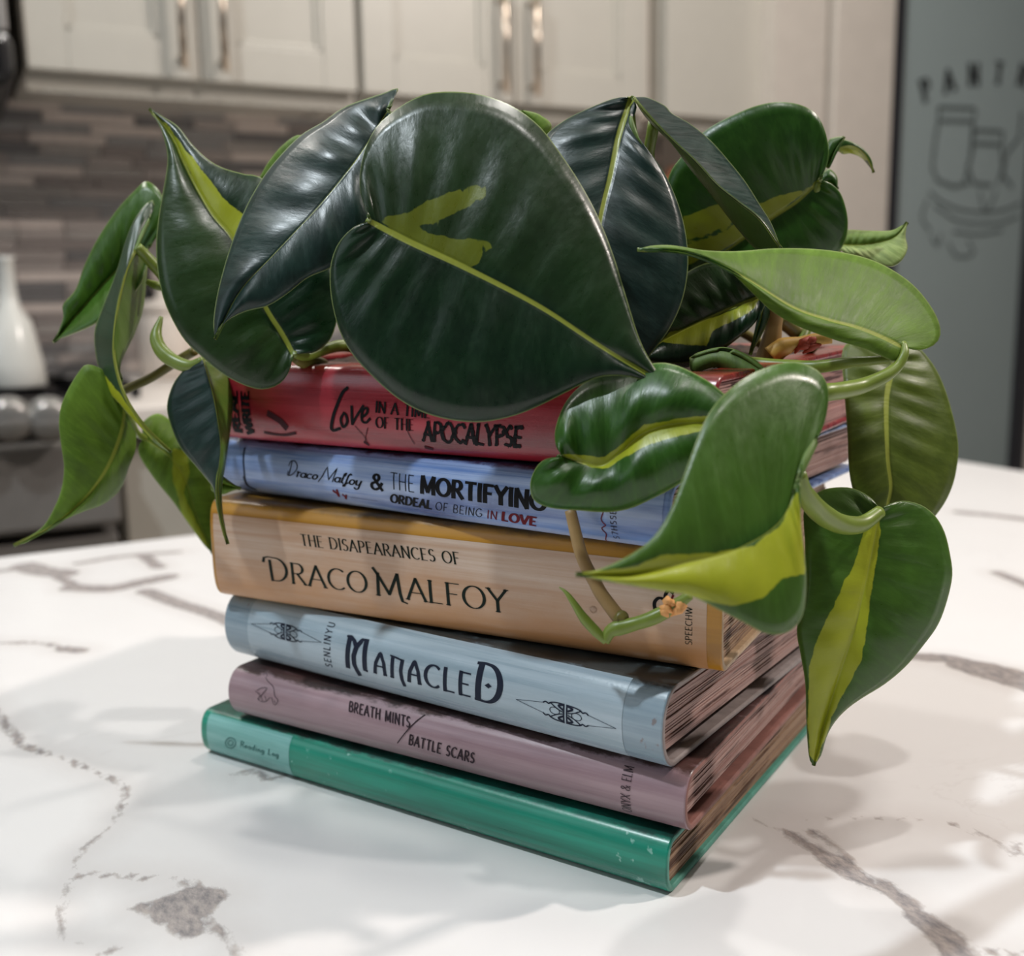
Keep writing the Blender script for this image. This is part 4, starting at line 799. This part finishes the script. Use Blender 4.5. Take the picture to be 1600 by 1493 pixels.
# 18 hanging heart leaf, right front
leaf([(1375, 797), (1361, 870), (1348, 930), (1333, 990), (1310, 1060), (1288, 1130), (1271, 1196)],
     [(1365, 781), (1346, 768), (1324, 761), (1292, 763), (1274, 772), (1256, 795), (1258, 859), (1255, 927), (1245, 982), (1251, 1023), (1258, 1068), (1260, 1132), (1264, 1182)],
     [(1387, 788), (1410, 782), (1438, 788), (1460, 804), (1476, 831), (1485, 868), (1488, 900), (1479, 941), (1465, 977), (1442, 1009), (1415, 1041), (1383, 1068), (1346, 1091), (1324, 1107), (1305, 1127), (1292, 1150), (1283, 1180)],
     .368, .375, .006, .014, -.01, fold=.004, mat='green', tA=.35, tB=.25, ripple=.0008, rib=.0003, patches=[[(1372, 800), (1376, 830), (1362, 927), (1346, 1032), (1300, 1120), (1276, 1190), (1264, 1180), (1263, 1110), (1264, 1050), (1274, 1004), (1301, 950), (1333, 882), (1358, 809)]], label='hanging heart-shaped leaf with a broad yellow stripe')
# 19 big front leaf, right, half lime
leaf([(1247, 748), (1218, 815), (1150, 858), (1060, 882), (980, 898), (900, 897)],
     [(1262, 700), (1284, 672), (1294, 631), (1292, 599), (1274, 576), (1237, 565), (1192, 576), (1151, 599), (1114, 636), (1091, 681), (1069, 740), (1046, 800), (1019, 841), (982, 868), (937, 889)],
     [(1251, 780), (1252, 822), (1259, 882), (1259, 932), (1251, 968), (1228, 989), (1196, 989), (1164, 973), (1119, 950), (1082, 932), (1037, 923), (982, 914), (937, 906)],
     .305, .285, .008, .002, -.006, fold=.002, mat='green', tA=.3, tB=.3, rib=.0002, ripple=.0006, patches=[[(905, 895), (980, 886), (1040, 868), (1119, 863), (1178, 852), (1219, 822), (1246, 770), (1256, 859), (1259, 897), (1219, 904), (1192, 936), (1141, 945), (1082, 932), (982, 913), (930, 904)]], label='big front leaf half green, half lime')
# 20 glossy leaf with curved lime midrib
leaf([(878, 712), (910, 722), (941, 727), (968, 708), (1000, 680), (1046, 663), (1100, 660), (1160, 660)],
     [(868, 695), (868, 668), (882, 631), (905, 604), (932, 588), (968, 580), (1023, 567), (1055, 570), (1091, 586), (1119, 604), (1145, 630)],
     [(850, 718), (834, 736), (828, 759), (834, 781), (859, 793), (900, 797), (946, 800), (982, 795), (1019, 779), (1060, 757), (1110, 720), (1150, 680)],
     .338, .326, .012, .002, 0, fold=.003, mat='green', rib=.0003, tA=-.0, ripple=.0018, waves=4, bulge=.005, patches=[[(877, 709), (920, 712), (945, 714), (968, 694), (1005, 664), (1046, 655), (1110, 650), (1110, 672), (1050, 682), (1010, 697), (975, 714), (950, 731), (925, 730), (895, 718)]], label='glossy puckered leaf with a curved lime midrib')
# 21 lime sliver between the two dark leaves, and inner leaves
leaf([(800, 240), (830, 205), (815, 172)], [(780, 200), (800, 178)], [(845, 225), (862, 197), (845, 180), (828, 174)], .42, .42, 0, 0, mat='light', rib=.0002, ripple=0)
leaf([(640, 560), (700, 480), (760, 400), (800, 300)], [(600, 540), (600, 460), (660, 380), (740, 320)], [(700, 560), (780, 500), (820, 400), (815, 340)], .43, .42, 0, 0, mat='dark', rib=.0004)
leaf([(1080, 560), (1130, 545), (1190, 575), (1215, 610)], [(1095, 552), (1130, 545), (1165, 556), (1195, 580)], [(1085, 580), (1120, 572), (1160, 590), (1190, 610)], .375, .36, 0, 0, mat='dark', rib=.0003, ripple=0)
leaf([(1192, 472), (1188, 500), (1172, 554)], [(1187, 478), (1180, 510)], [(1204, 486), (1196, 512), (1184, 535)], .40, .40, 0, .004, mat='dark', rib=.0003, ripple=0)

# petioles and vines
def S_(px, py, d): return (px, py, d)
stalk([(1411, 536, .3635), (1413, 552, .361), (1402, 572, .36), (1381, 588, .358), (1346, 603, .356), (1314, 610, .35), (1280, 616, .345), (1230, 640, .35)], [.0012, .0022, .0028, .003, .003], STEM)
stalk([(1398, 560, .368), (1381, 562, .37), (1328, 566, .375), (1276, 573, .385), (1220, 572, .392), (1165, 567, .40)], [.0012, .0022, .0026, .0026], STEM)
stalk([(1248, 738, .33), (1256, 768, .335), (1278, 797, .345), (1310, 817, .355), (1345, 819, .362), (1375, 799, .367)], [.0022, .0034, .0036, .0032, .0022], STEM)
stalk([(891, 797, .352), (909, 868, .350), (930, 910, .348), (941, 930, .347), (971, 970, .346)], [.0019, .0021, .0022, .0024], STEMT, 'vine')
stalk([(905, 770, .352), (891, 797, .352)], .0019, STEMT, 'vine')
stalk([(874, 917, .346), (884, 925, .345), (896, 941, .344), (912, 965, .344), (930, 985, .344), (947, 1002, .344)], [.0002, .0009, .0013, .0017, .0017, .0012], STEM, 'shoot')
stalk([(945, 1003, .344), (955, 985, .344), (982, 977, .343), (1015, 967, .341), (1045, 952, .34), (1078, 930, .337)], [.0015, .0026, .0022, .0024, .0022, .0015], STEM, 'vine')
stalk([(967, 972, .345), (972, 966, .3445), (979, 968, .343)], [.0024, .0028, .0012], STEMD, 'node')
sh = MB()
for i in range(7):
    p = at(1030+random.uniform(-4, 22), 945+random.uniform(0, 20), .339); q = at(1040+random.uniform(0, 40), 950+random.uniform(-20, 22), .338)
    sh.tube([tuple(p-PO), tuple((p+q)/2-PO+np.array([0, -.001, .001])), tuple(q-PO)], [.0004, .0018, .0004], 6)
sh.build('dry_sheath', RUST, plant, True)
stalk([(214, 386, .437), (228, 400, .44), (246, 420, .442), (262, 440, .445)], [.0022, .0024, .0024], STEM)
stalk([(304, 548, .44), (280, 562, .445), (236, 590, .45), (197, 608, .452), (175, 622, .455)], [.002, .0019, .0019], STEMD)
stalk([(252, 495, .436), (244, 524, .434), (251, 546, .432), (270, 563, .43), (296, 572, .427), (318, 564, .425)], [.0008, .0026, .003, .0026, .002], STEM)
stalk([(195, 638, .442), (206, 660, .45), (214, 676, .46), (226, 684, .472)], .0014, STEM)
stalk([(230, 440, .45), (245, 446, .45), (262, 452, .45)], [.0012, .002, .0012], STEM)
stalk([(1022, 190, .392), (1018, 215, .395), (1014, 245, .4), (1020, 330, .41), (1040, 480, .42), (1060, 560, .425)], [.0022, .002, .002], STEM)
stalk([(458, 553, .413), (478, 556, .42), (510, 545, .428), (540, 540, .434), (580, 552, .44)], [.0014, .0022, .0024, .0022], STEM)
stalk([(460, 560, .42), (475, 566, .425), (495, 568, .43), (520, 576, .44)], [.0016, .003, .003, .001], STEMD, 'node')
stalk([(578, 346, .3535), (600, 380, .372), (640, 440, .39), (680, 520, .41), (700, 575, .425)], [.0016, .002, .0022], STEM)
stalk([(1212, 478, .405), (1210, 505, .406), (1204, 540, .408), (1198, 566, .41)], [.0032, .003, .004, .005], STEMT, 'vine')
stalk([(1154, 516, .44), (1172, 526, .445), (1196, 542, .45)], .002, STEMD, 'vine')
stalk([(1218, 498, .43), (1245, 520, .435), (1270, 545, .44)], .003, STEMD, 'vine')
stalk([(1205, 556, .405), (1222, 543, .404), (1245, 536, .403), (1275, 530, .402), (1300, 528, .40)], [.004, .0036, .0022, .0024, .002], plain('root_ochre', (190, 150, 70), .5, vary=.15, scale=150), 'vine')
rs = MB()
for i in range(6):
    p = at(1235+random.uniform(0, 30), 550+random.uniform(-5, 8), .402); q = at(1262+random.uniform(0, 24), 524+random.uniform(-4, 20), .401)
    rs.tube([tuple(p-PO), tuple((p+q)/2-PO+np.array([0, -.001, .001])), tuple(q-PO)], [.0004, .0018, .0006], 6)
rs.build('dry_sheath', REDB, plant, True)
stalk([(1115, 570, .385), (1140, 572, .383), (1165, 582, .38)], [.0012, .0026, .001], STEM, 'node')
for p, q in (((985, 165, .387), (1000, 560, .425)), ((1280, 284, .412), (1215, 480, .42)), ((606, 175, .394), (650, 560, .43)), ((1311, 384, .43), (1250, 540, .43)), ((1200, 462, .402), (1204, 560, .41))):
    a, b_ = at(*p), at(*q); stalk([a, (a+b_)/2+np.array([.004, .012, 0]), b_], [.0014, .002, .002], STEM, world=True)

# water drops
n = NT('water'); n.set(Base_Color=(1, 1, 1, 1), Roughness=.02); n.b.inputs['Transmission Weight'].default_value = 1.; n.b.inputs['IOR'].default_value = 1.33
def drop(px, py, d, r, label):
    o = MB().lathe([(r*math.cos(t), r*.7*math.sin(t)) for t in np.linspace(-.2, PI/2-.02, 8)], (0, 0, 0), 16).build('water_drop', n.m, None, True); p = at(px, py, d); o.location = tuple(p)
    o.rotation_euler = Vector(tuple(EYE-p)).to_track_quat('Z', 'Y').to_euler(); tag(o, label, 'water drop'); return o
q = B_yellow.xs(927, 952); pt = B_yellow.world(np.array([q[0]]), np.array([q[1]]), .0002)[0]
o = drop(927, 952, float((pt-EYE)@fw), .0013, 'clear water drop on the cream spine panel of the thick ochre book'); o.rotation_euler = Vector(tuple(-B_yellow.Y)).to_track_quat('Z', 'Y').to_euler()
